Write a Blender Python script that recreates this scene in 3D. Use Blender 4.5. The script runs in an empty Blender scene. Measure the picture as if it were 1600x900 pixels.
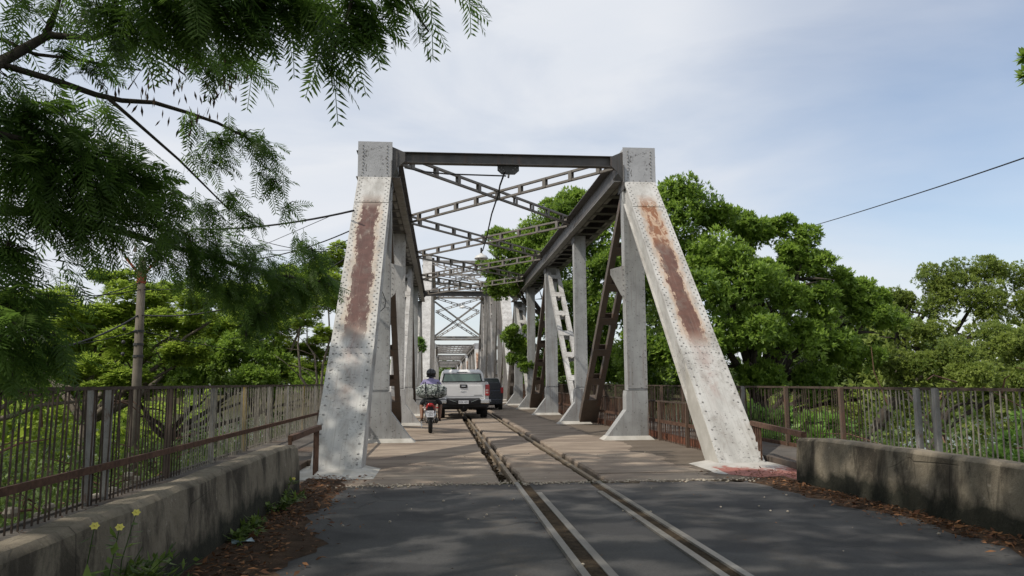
import bpy, bmesh, math, random
import numpy as np
from mathutils import Vector, Matrix
R = math.radians
rnd = random.Random(7)
sc = bpy.context.scene
COL = sc.collection

# ------------------------------------------------------------------ camera
CF, YAW, PIT, ROL, CH = 1188.921, R(5.318), R(7.083), R(-0.32), 1.283
fw = Vector((math.sin(YAW) * math.cos(PIT), math.cos(YAW) * math.cos(PIT), math.sin(PIT)))
rt0 = Vector((math.cos(YAW), -math.sin(YAW), 0))
up0 = rt0.cross(fw)
rt = rt0 * math.cos(ROL) + up0 * math.sin(ROL)
up = up0 * math.cos(ROL) - rt0 * math.sin(ROL)
cam = bpy.data.cameras.new('camera'); camo = bpy.data.objects.new('camera', cam); COL.objects.link(camo)
M = Matrix((rt, up, -fw)).transposed().to_4x4(); M.translation = Vector((0, 0, CH)); camo.matrix_world = M
cam.sensor_width = 36; cam.lens = CF / 1600 * 36; cam.clip_end = 3000; cam.clip_start = 0.05
sc.camera = camo

def at(px, py, Y=None, Z=None, X=None):
    """real point seen at a pixel of the photograph, on a plane Y, Z or X"""
    d = fw + rt * ((px - 800) / CF) + up * ((450 - py) / CF)
    t = Y / d.y if Y is not None else ((Z - CH) / d.z if Z is not None else X / d.x)
    return Vector((0, 0, CH)) + d * t

# ------------------------------------------------------------------ light
SUN = Vector((-0.72, -0.30, 1.0)).normalized()
sun = bpy.data.lights.new('sun', 'SUN'); suno = bpy.data.objects.new('sun', sun); COL.objects.link(suno)
sun.energy = 3.5; sun.angle = R(0.8); sun.color = (1.0, 0.93, 0.82)
suno.rotation_euler = SUN.to_track_quat('Z', 'Y').to_euler(); suno.location = (-30, -10, 40)
w = bpy.data.worlds.new('World'); sc.world = w; w.use_nodes = True
nt = w.node_tree; nt.nodes.clear(); L = nt.links.new
out = nt.nodes.new('ShaderNodeOutputWorld')
sky = nt.nodes.new('ShaderNodeTexSky'); sky.sky_type = 'NISHITA'; sky.sun_disc = False
sky.sun_elevation = math.asin(SUN.z); sky.sun_rotation = math.atan2(SUN.x, SUN.y)
b1 = nt.nodes.new('ShaderNodeBackground'); b1.inputs[1].default_value = 0.15; L(sky.outputs[0], b1.inputs[0])
b2 = nt.nodes.new('ShaderNodeBackground'); b2.inputs[1].default_value = 0.93
tc = nt.nodes.new('ShaderNodeTexCoord')
mp = nt.nodes.new('ShaderNodeMapping'); mp.inputs['Scale'].default_value = (1.0, 1.4, 3.6); mp.inputs['Rotation'].default_value = (0.1, 0.25, 0.3); mp.inputs['Location'].default_value = (0.3, 0.2, 0.1)
L(tc.outputs['Generated'], mp.inputs[0])
n1 = nt.nodes.new('ShaderNodeTexNoise'); n1.inputs['Scale'].default_value = 1.6; n1.inputs['Detail'].default_value = 9; n1.inputs['Roughness'].default_value = 0.52
n1.inputs['Distortion'].default_value = 0.35
L(mp.outputs[0], n1.inputs[0])
r1 = nt.nodes.new('ShaderNodeValToRGB'); r1.color_ramp.elements[0].position = 0.30; r1.color_ramp.elements[1].position = 0.58
r1.color_ramp.elements[0].color = (0.34, 0.34, 0.34, 1); r1.color_ramp.elements[1].color = (0.97, 0.97, 0.97, 1)
L(n1.outputs[0], r1.inputs[0])
n2 = nt.nodes.new('ShaderNodeTexNoise'); n2.inputs['Scale'].default_value = 2.3; n2.inputs['Detail'].default_value = 7
L(mp.outputs[0], n2.inputs[0])
r2 = nt.nodes.new('ShaderNodeValToRGB'); r2.color_ramp.elements[0].position = 0.3; r2.color_ramp.elements[1].position = 0.75
r2.color_ramp.elements[0].color = (0.79, 0.84, 0.92, 1); r2.color_ramp.elements[1].color = (0.94, 0.95, 0.98, 1)
L(n2.outputs[0], r2.inputs[0]); L(r2.outputs[0], b2.inputs[0])
# thinner cloud with blue showing through, high on the right
bd = (fw + rt * ((1560 - 800) / CF) + up * ((450 - 60) / CF)).normalized()
dt = nt.nodes.new('ShaderNodeVectorMath'); dt.operation = 'DOT_PRODUCT'; L(tc.outputs['Generated'], dt.inputs[0]); dt.inputs[1].default_value = bd
r3 = nt.nodes.new('ShaderNodeMapRange'); r3.interpolation_type = 'SMOOTHSTEP'; L(dt.outputs['Value'], r3.inputs[0])
for i_, v_ in ((1, .93), (2, 1.0), (3, 1.0), (4, .5)): r3.inputs[i_].default_value = v_
cm = nt.nodes.new('ShaderNodeMath'); cm.operation = 'MULTIPLY'; L(r1.outputs[0], cm.inputs[0]); L(r3.outputs[0], cm.inputs[1])
mx = nt.nodes.new('ShaderNodeMixShader'); L(cm.outputs[0], mx.inputs[0]); L(b1.outputs[0], mx.inputs[1]); L(b2.outputs[0], mx.inputs[2])
L(mx.outputs[0], out.inputs[0])
vs = sc.view_settings; vs.view_transform = 'Standard'; vs.look = 'None'; vs.exposure = 0.0; vs.gamma = 1.0
try: vs.use_curve_mapping = False
except Exception: pass
sc.cycles.max_bounces = 8; sc.cycles.transparent_max_bounces = 12

# ------------------------------------------------------------------ material helpers
class NT:
    def __init__(s, name):
        s.m = bpy.data.materials.new(name); s.m.use_nodes = True
        s.t = s.m.node_tree; s.b = s.t.nodes['Principled BSDF']; s.o = s.t.nodes['Material Output']
        s._tc = None
    def new(s, t): return s.t.nodes.new(t)
    def link(s, a, b): s.t.links.new(a, b)
    def obj(s):
        if not s._tc: s._tc = s.new('ShaderNodeTexCoord')
        return s._tc.outputs['Object']
    def pos(s): return s.new('ShaderNodeNewGeometry').outputs['Position']
    def map(s, v, scale=(1, 1, 1), loc=(0, 0, 0)):
        n = s.new('ShaderNodeMapping'); n.inputs['Scale'].default_value = scale; n.inputs['Location'].default_value = loc
        s.link(v, n.inputs[0]); return n.outputs[0]
    def noise(s, v, scale=5, detail=5, rough=0.55, dist=0.0):
        n = s.new('ShaderNodeTexNoise'); n.inputs['Scale'].default_value = scale; n.inputs['Detail'].default_value = detail
        n.inputs['Roughness'].default_value = rough; n.inputs['Distortion'].default_value = dist
        s.link(v, n.inputs[0]); return n.outputs[0]
    def vor(s, v, scale=5, feature='F1'):
        n = s.new('ShaderNodeTexVoronoi'); n.inputs['Scale'].default_value = scale; n.feature = feature
        s.link(v, n.inputs[0]); return n.outputs[0]
    def ramp(s, v, *st):
        n = s.new('ShaderNodeValToRGB'); cr = n.color_ramp
        while len(cr.elements) < len(st): cr.elements.new(0.5)
        for e, (p, c) in zip(cr.elements, st):
            e.position = p; e.color = (c, c, c, 1) if isinstance(c, (int, float)) else (*c, 1)
        s.link(v, n.inputs[0]); return n.outputs[0]
    def math(s, op, a, b=0.0, c=None, clamp=False):
        n = s.new('ShaderNodeMath'); n.operation = op; n.use_clamp = clamp
        for i, x in enumerate((a, b, c)):
            if x is None: continue
            if isinstance(x, (int, float)): n.inputs[i].default_value = x
            else: s.link(x, n.inputs[i])
        return n.outputs[0]
    def mix(s, f, a, b):
        n = s.new('ShaderNodeMix'); n.data_type = 'RGBA'
        for i, x in ((0, f), (6, a), (7, b)):
            if isinstance(x, (int, float)): n.inputs[i].default_value = x if i == 0 else (x, x, x, 1)
            elif isinstance(x, tuple): n.inputs[i].default_value = (*x, 1)
            else: s.link(x, n.inputs[i])
        return n.outputs[2]
    def sep(s, v):
        n = s.new('ShaderNodeSeparateXYZ'); s.link(v, n.inputs[0]); return n.outputs
    def bump(s, v, strength=0.3, dist=0.01):
        n = s.new('ShaderNodeBump'); n.inputs['Strength'].default_value = strength; n.inputs['Distance'].default_value = dist
        s.link(v, n.inputs['Height']); s.link(n.outputs[0], s.b.inputs['Normal'])
    def fin(s, col=None, rough=0.7, metal=0.0, spec=0.3):
        if col is not None:
            if isinstance(col, tuple): s.b.inputs['Base Color'].default_value = (*col, 1)
            else: s.link(col, s.b.inputs['Base Color'])
        if isinstance(rough, (int, float)): s.b.inputs['Roughness'].default_value = rough
        else: s.link(rough, s.b.inputs['Roughness'])
        s.b.inputs['Metallic'].default_value = metal; s.b.inputs['Specular IOR Level'].default_value = spec
        return s.m

def simple(name, col, rough=0.6, metal=0.0, var=0.25, scale=6, spec=0.3, bump=0.0):
    n = NT(name); v = n.noise(n.pos(), scale, 6, 0.6)
    a = tuple(c * (1 - var) for c in col); b = tuple(min(1, c * (1 + var)) for c in col)
    if bump: n.bump(n.noise(n.pos(), scale * 6, 5, 0.6), bump, 0.01)
    return n.fin(n.ramp(v, (0.3, a), (0.7, b)), rough, metal, spec)

def end_paint(name, seed, rust_w, rust_col, orange, t0, t1, L8=8.04, dull=0.0, brk=1.0):
    """white flaking paint of an inclined end post: object space x across, z up the post"""
    n = NT(name); o = n.map(n.obj(), loc=(seed, 0, 0)); X, Y, Z = n.sep(n.obj())
    fine = n.noise(o, 9, 8, 0.7); med = n.noise(n.map(o, (1, 1, .45)), 3.2, 6, 0.65, .6)
    col = n.ramp(n.noise(n.map(o, (1.6, 1, .5)), 1.7, 7, .6), (.28, (.30 - dull, .29 - dull, .27 - dull)), (.5, (.47 - dull, .46 - dull, .435 - dull)), (.75, (.57 - dull, .565 - dull, .545 - dull)))
    # tan bleed round the rust
    ax = n.math('ABSOLUTE', X)
    wob = n.math('ADD', n.math('MULTIPLY', n.math('SUBTRACT', med, .5), .30), n.math('MULTIPLY', n.math('SUBTRACT', n.noise(n.map(o, (3, 1, .8), (2, 2, 2)), 6, 8, .75), .5), .34))
    e = n.math('ADD', ax, wob)
    win = n.math('MULTIPLY', n.ramp(n.math('DIVIDE', Z, L8), (max(0, t0 - .03), 0.0), (t0 + .03, 1.0)), n.ramp(n.math('DIVIDE', Z, L8), (t1 - .02, 1.0), (min(1, t1 + .05), 0.0)))
    halo = n.math('MULTIPLY', n.ramp(e, (rust_w, 1.0), (rust_w + .13, 0.0)), win)
    col = n.mix(n.math('MULTIPLY', halo, .75), col, orange)
    core = n.math('MULTIPLY', n.ramp(n.math('ADD', e, n.math('MULTIPLY', n.math('SUBTRACT', fine, .5), .22)), (rust_w - .01, 1.0), (rust_w + .015, 0.0)), win)
    patch = n.ramp(n.noise(n.map(o, (2.2, 1, 1.1), (1, 4, 3)), 3.0, 7, .7, .8), (.44, 0.0), (.50, 1.0))
    upz = n.ramp(n.math('DIVIDE', Z, L8), (brk - .03, 0.0), (brk + .03, 1.0))
    core = n.math('MULTIPLY', core, n.mix(upz, 1.0, patch)) if brk < 1 else n.math('MULTIPLY', core, n.ramp(n.noise(n.map(o, (2.5, 1, 1.2)), 4, 7, .7), (.30, .25), (.42, 1.0)))
    rcol = n.ramp(n.noise(o, 6, 6), (.3, tuple(c * .75 for c in rust_col)), (.7, tuple(c * 1.25 for c in rust_col)))
    if brk < 1: rcol = n.mix(n.math('MULTIPLY', upz, .8), rcol, (.25, .105, .045))
    col = n.mix(core, col, rcol)
    # faint stains lower down
    low = n.ramp(n.math('DIVIDE', Z, L8), (.10, 0.0), (.2, 1.0), (t0 + .02, 1.0), (t0 + .08, 0.0))
    st = n.math('MULTIPLY', n.math('MULTIPLY', n.ramp(n.math('ADD', ax, n.math('MULTIPLY', wob, 1.2)), (.05, 1.0), (.25, 0.0)), low), n.ramp(med, (.45, 0.0), (.62, .55)))
    col = n.mix(st, col, (.27, .15, .12))
    # black flakes
    f2 = n.noise(n.map(o, (1, 1, 1.5)), 19, 6, .66, .5)
    reg = n.ramp(n.noise(n.map(o, (1, 1, 1), (3, 1, 8)), 1.5, 3), (.42, 0.0), (.62, 1.0))
    zn = n.math('DIVIDE', Z, L8); lowz = n.ramp(zn, (.0, 1.0), (.36, .9), (.46, .25), (1, .2))
    th = n.math('SUBTRACT', f2, n.math('MULTIPLY', n.math('MULTIPLY', reg, lowz), -.07))
    fl = n.ramp(th, (.645, 0.0), (.67, .85))
    sm = n.ramp(n.noise(n.map(o, (1, 1, .55), (7, 0, 2)), 4.5, 7, .7, .4), (.50, 0.0), (.68, .55))
    col = n.mix(sm, col, (.20, .175, .15))
    col = n.mix(n.math('MULTIPLY', fl, .85), col, (.035, .03, .03))
    # fine dark runs and grime at the foot
    run = n.ramp(n.noise(n.map(o, (22, 6, .6)), 1.5, 4), (.55, 0.0), (.75, .45))
    col = n.mix(run, col, (.22, .19, .16))
    n.bump(n.math('ADD', fine, n.math('MULTIPLY', fl, -1.0)), .35, .01)
    return n.fin(col, .55, 0, .35)

def worn_paint(name, base, rust=.25, rust_col=(.15, .085, .06), grime=.4, seed=0.0, scale=1.0, rough=.6):
    n = NT(name); p = n.map(n.pos(), (scale, scale, scale), (seed, seed, 0))
    a = tuple(c * .8 for c in base); b = tuple(min(1, c * 1.15) for c in base)
    col = n.ramp(n.noise(p, 2.2, 6, .6), (.3, a), (.7, b))
    g = n.math('MULTIPLY', n.ramp(n.noise(n.map(p, (3.5, 3.5, .5)), 1.3, 6, .65), (.45, 0.0), (.72, 1.0)), grime)
    col = n.mix(g, col, (.12, .105, .09))
    r = n.ramp(n.noise(n.map(p, (1, 1, .45)), 2.6, 8, .68, .5), (.72 - rust * .5, 0.0), (.80 - rust * .5, 1.0))
    col = n.mix(n.math('MULTIPLY', r, .85), col, rust_col)
    run = n.ramp(n.noise(n.map(p, (9, 9, .35), (3, 1, 0)), 1.6, 5, .6), (.54, 0.0), (.72, .4 + rust * .4))
    col = n.mix(run, col, tuple(c * 1.1 for c in rust_col))
    ed = n.ramp(n.noise(n.map(p, (1, 1, .8), (0, 5, 1)), 7, 8, .75, .4), (.60, 0.0), (.64, .75)); ed = n.math('MULTIPLY', ed, n.ramp(n.noise(p, .9, 3), (.42, .1), (.58, 1.0)))
    col = n.mix(ed, col, tuple(c * .6 for c in base))
    fl = n.ramp(n.noise(p, 24, 4, .6), (.64, 0.0), (.67, .8))
    col = n.mix(fl, col, (.04, .035, .03))
    n.bump(n.noise(p, 14, 6, .6), .25, .01)
    return n.fin(col, n.ramp(n.noise(p, 5, 5), (.3, rough - .18), (.7, rough + .1)), 0, .5)

def box_paint(name):
    n = NT(name); o = n.obj(); X, Y, Z = n.sep(o)
    col = n.ramp(n.noise(o, 2.5, 6), (.3, (.38, .38, .385)), (.7, (.50, .50, .505)))
    f = n.noise(n.map(o, (1, 1, .8)), 11, 5, .65, 1.2)
    ax = n.math('ABSOLUTE', X); az = n.math('ABSOLUTE', Z)
    ed = n.math('MAXIMUM', ax, n.math('MULTIPLY', az, .93))
    ring = n.ramp(ed, (.12, .10), (.20, .8), (.25, 1.0), (.29, 0.0))
    m = n.math('MULTIPLY', n.ramp(f, (.55, 0.0), (.585, 1.0)), ring)
    col = n.mix(m, col, (.05, .045, .04))
    n.bump(n.math('ADD', n.noise(o, 20, 5), n.math('MULTIPLY', m, -1.5)), .4, .01)
    return n.fin(col, .55, 0, .35)

MT = {}
MT['end_left'] = end_paint('flaking_white_paint_purple_rust', 0.0, .175, (.105, .052, .042), (.50, .40, .30), .36, .86)
MT['end_right'] = end_paint('flaking_white_paint_orange_rust', 5.3, .155, (.125, .062, .045), (.44, .27, .15), .34, .88, brk=.70)
MT['box'] = box_paint('grey_paint_peeling')
MT['member'] = worn_paint('grey_painted_steel', (.37, .375, .37), rust=.13, grime=.42)
MT['member_old'] = worn_paint('old_white_painted_steel', (.48, .47, .45), rust=.2, grime=.5, seed=4)
MT['member_shaded'] = worn_paint('brown_grimed_shaded_steel', (.11, .085, .068), rust=.3, grime=.5, seed=9)  # diagonals seen from beneath: their shade is put into this brown
MT['chord'] = worn_paint('dark_grimed_shaded_steel', (.075, .072, .07), rust=.15, grime=.6, seed=13)  # dark grey paint with dirt; shade on the chord faces is coloured in
MT['chord_edge'] = worn_paint('grey_flange_steel', (.26, .255, .25), rust=.15, grime=.5, seed=15)
MT['lateral'] = worn_paint('weathered_lattice_steel', (.17, .155, .135), rust=.25, grime=.75, seed=17, scale=1.6)
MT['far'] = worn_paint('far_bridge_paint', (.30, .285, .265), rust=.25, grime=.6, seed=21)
MT['rivet'] = simple('rivet_paint', (.26, .25, .24), .5, 0, .3, 20)
MT['rivet_dark'] = simple('rivet_dark', (.27, .262, .25), .5, 0, .3, 20)
MT['dark'] = simple('dark_steel', (.06, .058, .055), .5, .3)
MT['rusty'] = simple('rusty_iron', (.10, .055, .036), .85, .1, .45, 14)
MT['fence'] = simple('rusty_fence_bar', (.075, .055, .042), .8, .1, .5, 9)
MT['fence_pale'] = simple('pale_fence_bar', (.25, .225, .185), .75, .0, .4, 9)
MT['post_grey'] = worn_paint('grey_fence_post', (.28, .275, .26), rust=.3, grime=.6, seed=31, scale=3)
MT['post_yellow'] = worn_paint('yellow_fence_post', (.50, .33, .045), rust=.25, grime=.5, seed=33, scale=3)
MT['post_rust'] = worn_paint('rust_fence_post', (.12, .08, .055), rust=.4, grime=.6, seed=35, scale=3)
MT['rail_top'] = simple('worn_rail_steel', (.24, .225, .205), .38, .55, .15, 12)
MT['rail_bridge'] = simple('brown_rail_steel', (.21, .165, .115), .6, .3, .3, 10)
MT['black'] = simple('black_plastic', (.015, .015, .017), .55, 0, .3)
MT['cable'] = simple('black_cable', (.012, .012, .013), .6, 0, .2)
MT['tyre'] = simple('tyre_rubber', (.02, .02, .02), .85, 0, .3, 20)
MT['chrome'] = simple('bright_chrome', (.62, .62, .62), .22, .9, .05)
MT['glass'] = NT('tinted_glass').fin((.02, .045, .04), .06, 0, .9)
MT['bark'] = simple('grey_bark', (.13, .11, .085), .95, 0, .4, 12, bump=.5)
MT['bark_dark'] = simple('dark_bark', (.06, .05, .04), .95, 0, .4, 12, bump=.5)
MT['polecon'] = simple('pole_concrete', (.135, .115, .09), .9, 0, .3, 3, bump=.3)

def ground_mats():
    # asphalt
    n = NT('old_asphalt'); p = n.pos()
    c = n.ramp(n.noise(p, 1.1, 7, .6), (.3, (.038, .038, .039)), (.7, (.060, .060, .061)))
    c = n.mix(n.ramp(n.noise(n.map(p, (.4, 2.4, 1), (2, 0, 0)), 1.0, 6, .6), (.55, 0.0), (.78, .5)), c, (.11, .10, .088))
    X, Y, Z = n.sep(p)
    dust = n.math('MULTIPLY', n.ramp(n.math('ADD', n.math('MULTIPLY', Y, .1), n.math('MULTIPLY', n.math('SUBTRACT', n.noise(n.map(p, (.6, 2, 1)), 1.8, 7, .65), .5), .30)), (.90, 0.0), (1.02, .8)), n.ramp(n.noise(p, 5, 6, .7), (.35, .2), (.6, 1.0)))
    c = n.mix(dust, c, (.17, .14, .115))
    trk = n.math('MINIMUM', n.math('ABSOLUTE', n.math('SUBTRACT', X, .55)), n.math('ABSOLUTE', n.math('SUBTRACT', X, 2.55)))
    c = n.mix(n.math('MULTIPLY', n.ramp(n.math('ADD', trk, n.math('MULTIPLY', n.noise(p, 3, 6), .3)), (.15, .55), (.45, 0.0)), n.ramp(n.noise(p, 8, 6, .7), (.4, 0.0), (.6, 1.0))), c, (.085, .07, .055))
    ck = n.new('ShaderNodeTexVoronoi'); ck.feature = 'DISTANCE_TO_EDGE'; ck.inputs['Scale'].default_value = .55
    wv = n.mix(.16, p, n.new('ShaderNodeTexNoise').outputs[1]); n.link(wv, ck.inputs[0])
    cr = n.math('MULTIPLY', n.ramp(ck.outputs[0], (.004, 1.0), (.012, 0.0)), n.ramp(n.noise(p, .8, 2), (.56, 0.0), (.64, .7)))
    c = n.mix(cr, c, (.015, .015, .015))
    agg = n.ramp(n.noise(p, 55, 4, .8), (.35, 0.0), (.65, 1.0)); c = n.mix(n.math('MULTIPLY', agg, .45), c, (.105, .10, .095))
    pt = n.ramp(n.noise(n.map(p, (.5, .8, 1), (9, 3, 0)), .9, 3, .5), (.52, 0.0), (.54, 1.0)); c = n.mix(n.math('MULTIPLY', pt, .55), c, (.030, .030, .032))
    oil = n.math('MULTIPLY', n.ramp(n.noise(n.map(p, (2, .7, 1), (1, 8, 0)), 1.3, 6, .65), (.60, 0.0), (.70, .6)), n.ramp(n.noise(p, 12, 5), (.3, .4), (.6, 1.0))); c = n.mix(oil, c, (.02, .02, .021))
    sp = n.ramp(n.vor(p, 110), (.12, .55), (.3, 0.0)); sp = n.math('MULTIPLY', sp, n.ramp(n.noise(p, 60, 2), (.5, 0.0), (.6, 1.0)))
    c = n.mix(sp, c, (.17, .165, .155))
    n.bump(n.math('ADD', n.noise(p, 90, 3, .7), n.math('MULTIPLY', cr, -3.0)), .5, .006)
    MT['asphalt'] = n.fin(c, n.ramp(n.noise(p, 2, 5), (.3, .75), (.7, .95)), 0, .25)
    # deck concrete
    n = NT('worn_deck_concrete'); p = n.pos(); X, Y, Z = n.sep(p)
    c = n.ramp(n.noise(n.map(p, (.8, 1.6, 1)), .9, 8, .62), (.28, (.14, .105, .082)), (.5, (.25, .20, .155)), (.72, (.38, .31, .24)))
    c = n.mix(n.ramp(n.noise(n.map(p, (.5, 5, 1)), 1.1, 6, .6), (.52, 0.0), (.78, .6)), c, (.14, .115, .10))
    far = n.math('GREATER_THAN', n.math('ADD', X, n.math('MULTIPLY', n.noise(p, .9, 6, .6), 1.3)), 4.35)
    c = n.mix(n.math('MULTIPLY', far, .7), c, (.075, .06, .045))
    g = n.ramp(n.vor(p, 70), (.1, .4), (.35, 0.0)); c = n.mix(g, c, (.33, .30, .26))
    n.bump(n.noise(p, 45, 6, .7), .4, .006)
    MT['deck'] = n.fin(c, .9, 0, .2)
    # barrier concrete
    n = NT('stained_concrete'); p = n.pos(); X, Y, Z = n.sep(p)
    c = n.ramp(n.noise(p, 1.6, 8, .62), (.3, (.135, .115, .085)), (.7, (.26, .225, .17)))
    ckv = n.new('ShaderNodeTexVoronoi'); ckv.feature = 'DISTANCE_TO_EDGE'; ckv.inputs['Scale'].default_value = 1.7
    n.link(n.mix(.12, p, n.new('ShaderNodeTexNoise').outputs[1]), ckv.inputs[0])
    ck = n.math('MULTIPLY', n.ramp(ckv.outputs[0], (.003, 1.0), (.010, 0.0)), n.ramp(n.noise(p, 1.1, 3), (.54, 0.0), (.62, .4)))
    jt = n.math('LESS_THAN', n.math('ABSOLUTE', n.math('SUBTRACT', n.math('PINGPONG', n.math('ADD', Y, 20.3), 1.35), .0)), .006)
    chip = n.ramp(n.noise(n.map(p, (1, 1, 1.3), (3, 3, 3)), 9, 7, .7), (.62, 0.0), (.66, .7)); c = n.mix(chip, c, (.34, .30, .24))
    dr = n.ramp(n.noise(n.map(p, (2, 2.2, .8)), 1.5, 9, .68, .5), (.46, 0.0), (.60, .92))
    c = n.mix(dr, c, (.05, .043, .034))
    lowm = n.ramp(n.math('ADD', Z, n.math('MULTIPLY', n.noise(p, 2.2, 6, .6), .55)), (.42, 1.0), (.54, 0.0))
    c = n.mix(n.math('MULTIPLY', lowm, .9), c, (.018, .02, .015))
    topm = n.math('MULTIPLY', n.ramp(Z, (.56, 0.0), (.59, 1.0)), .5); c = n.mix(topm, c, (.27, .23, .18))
    sp = n.ramp(n.noise(p, 30, 5, .7), (.56, 0.0), (.68, .5)); c = n.mix(sp, c, (.08, .07, .055))
    cj = n.math('MAXIMUM', ck, n.math('MULTIPLY', jt, .5)); c = n.mix(cj, c, (.02, .018, .015))
    n.bump(n.math('SUBTRACT', n.noise(p, 18, 8, .7), cj), .8, .02)
    MT['barrier'] = n.fin(c, .95, 0, .15)
    # dirt
    n = NT('red_brown_dirt'); p = n.pos()
    c = n.ramp(n.noise(p, 7, 8, .65), (.3, (.03, .021, .015)), (.7, (.095, .062, .042)))
    n.bump(n.noise(p, 40, 6, .7), .9, .02); MT['dirt'] = n.fin(c, 1, 0, .1)
    n = NT('walkway_asphalt'); p = n.pos()
    c = n.ramp(n.noise(p, 2, 7, .6), (.3, (.075, .068, .062)), (.7, (.14, .125, .11)))
    c = n.mix(n.ramp(n.noise(p, .7, 6), (.5, 0.0), (.7, .6)), c, (.14, .085, .055))
    n.bump(n.noise(p, 50, 6, .7), .5, .01); MT['walk'] = n.fin(c, .95, 0, .15)
    n = NT('earth_bank'); p = n.pos()
    c = n.ramp(n.noise(p, .8, 8, .65), (.3, (.03, .035, .014)), (.55, (.06, .055, .025)), (.75, (.10, .075, .045)))
    n.bump(n.noise(p, 3, 8, .7), .8, .1); MT['earth'] = n.fin(c, 1, 0, .1)
    n = NT('river_water'); p = n.pos(); n.bump(n.noise(n.map(p, (.6, .2, 1)), 1.5, 5), .15, .1)
    MT['water'] = n.fin((.05, .055, .035), .12, 0, .5)
    n = NT('trench_rubble'); p = n.pos()
    c = n.ramp(n.noise(p, 12, 6, .7), (.3, (.022, .016, .012)), (.7, (.085, .064, .042)))
    n.bump(n.noise(p, 20, 6, .7), 1, .03); MT['rubble'] = n.fin(c, 1, 0, .1)
    n = NT('pad_paint'); p = n.pos(); c = n.ramp(n.noise(p, 3, 6), (.3, (.34, .32, .28)), (.7, (.52, .50, .46)))
    n.bump(n.noise(p, 20, 6), .3, .01); MT['pad'] = n.fin(c, .9)
    n = NT('pad_paint_red'); p = n.pos(); X, Y, Z = n.sep(p)
    c = n.ramp(n.noise(p, 3, 6), (.3, (.33, .31, .28)), (.7, (.48, .46, .43)))
    m = n.ramp(n.math('ADD', Z, n.math('MULTIPLY', n.math('SUBTRACT', n.noise(p, 7, 6, .65), .5), .07)), (.030, 1.0), (.040, 0.0))
    m2 = n.ramp(n.math('ADD', X, n.math('MULTIPLY', n.noise(p, 4, 4), .5)), (0.4, 0.0), (.41, 1.0)); front = n.math('LESS_THAN', n.math('ADD', Y, n.math('MULTIPLY', n.math('SUBTRACT', n.noise(p, 5, 4), .5), .3)), 11.25); m = n.math('MULTIPLY', m, n.math('MULTIPLY', front, n.math('GREATER_THAN', X, 4.0)))
    c = n.mix(n.math('MULTIPLY', m, .85), c, (.27, .075, .055))
    MT['pad_red'] = n.fin(c, .9)
ground_mats()

def leaf_mat(name, dark, light, trans=.35, rough=.5):
    n = NT(name); a = n.new('ShaderNodeAttribute'); a.attribute_name = 'tone'
    c = n.mix(a.outputs['Fac'], dark, light)
    n.fin(c, rough, 0, .35)
    tr = n.new('ShaderNodeBsdfTranslucent'); c2 = n.mix(.5, c, tuple(min(1, x * 1.6) for x in light)); n.link(c2, tr.inputs[0])
    m = n.new('ShaderNodeMixShader'); m.inputs[0].default_value = trans
    n.link(n.b.outputs[0], m.inputs[1]); n.link(tr.outputs[0], m.inputs[2]); n.link(m.outputs[0], n.o.inputs[0]); return n.m
MT['leaf_mimosa'] = leaf_mat('mimosa_leaflets', (.036, .078, .018), (.13, .22, .038), .55)
MT['leaf_feather'] = leaf_mat('feathery_yellow_green_leaves', (.14, .22, .03), (.36, .46, .07), .5)
MT['leaf_broad'] = leaf_mat('broad_green_leaves', (.085, .155, .024), (.26, .38, .055), .45)
MT['leaf_olive'] = leaf_mat('olive_green_leaves', (.095, .15, .028), (.27, .33, .065), .42)
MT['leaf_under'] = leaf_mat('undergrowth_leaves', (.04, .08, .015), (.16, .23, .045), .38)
MT['leaf_bright'] = leaf_mat('bright_soft_leaves', (.09, .19, .03), (.20, .34, .06), .4)
MT['leaf_dead'] = leaf_mat('dead_leaves', (.07, .03, .016), (.27, .13, .055), .1, .8)
MT['pod'] = leaf_mat('dry_seed_pods', (.05, .03, .02), (.10, .06, .035), .1, .8)

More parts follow.
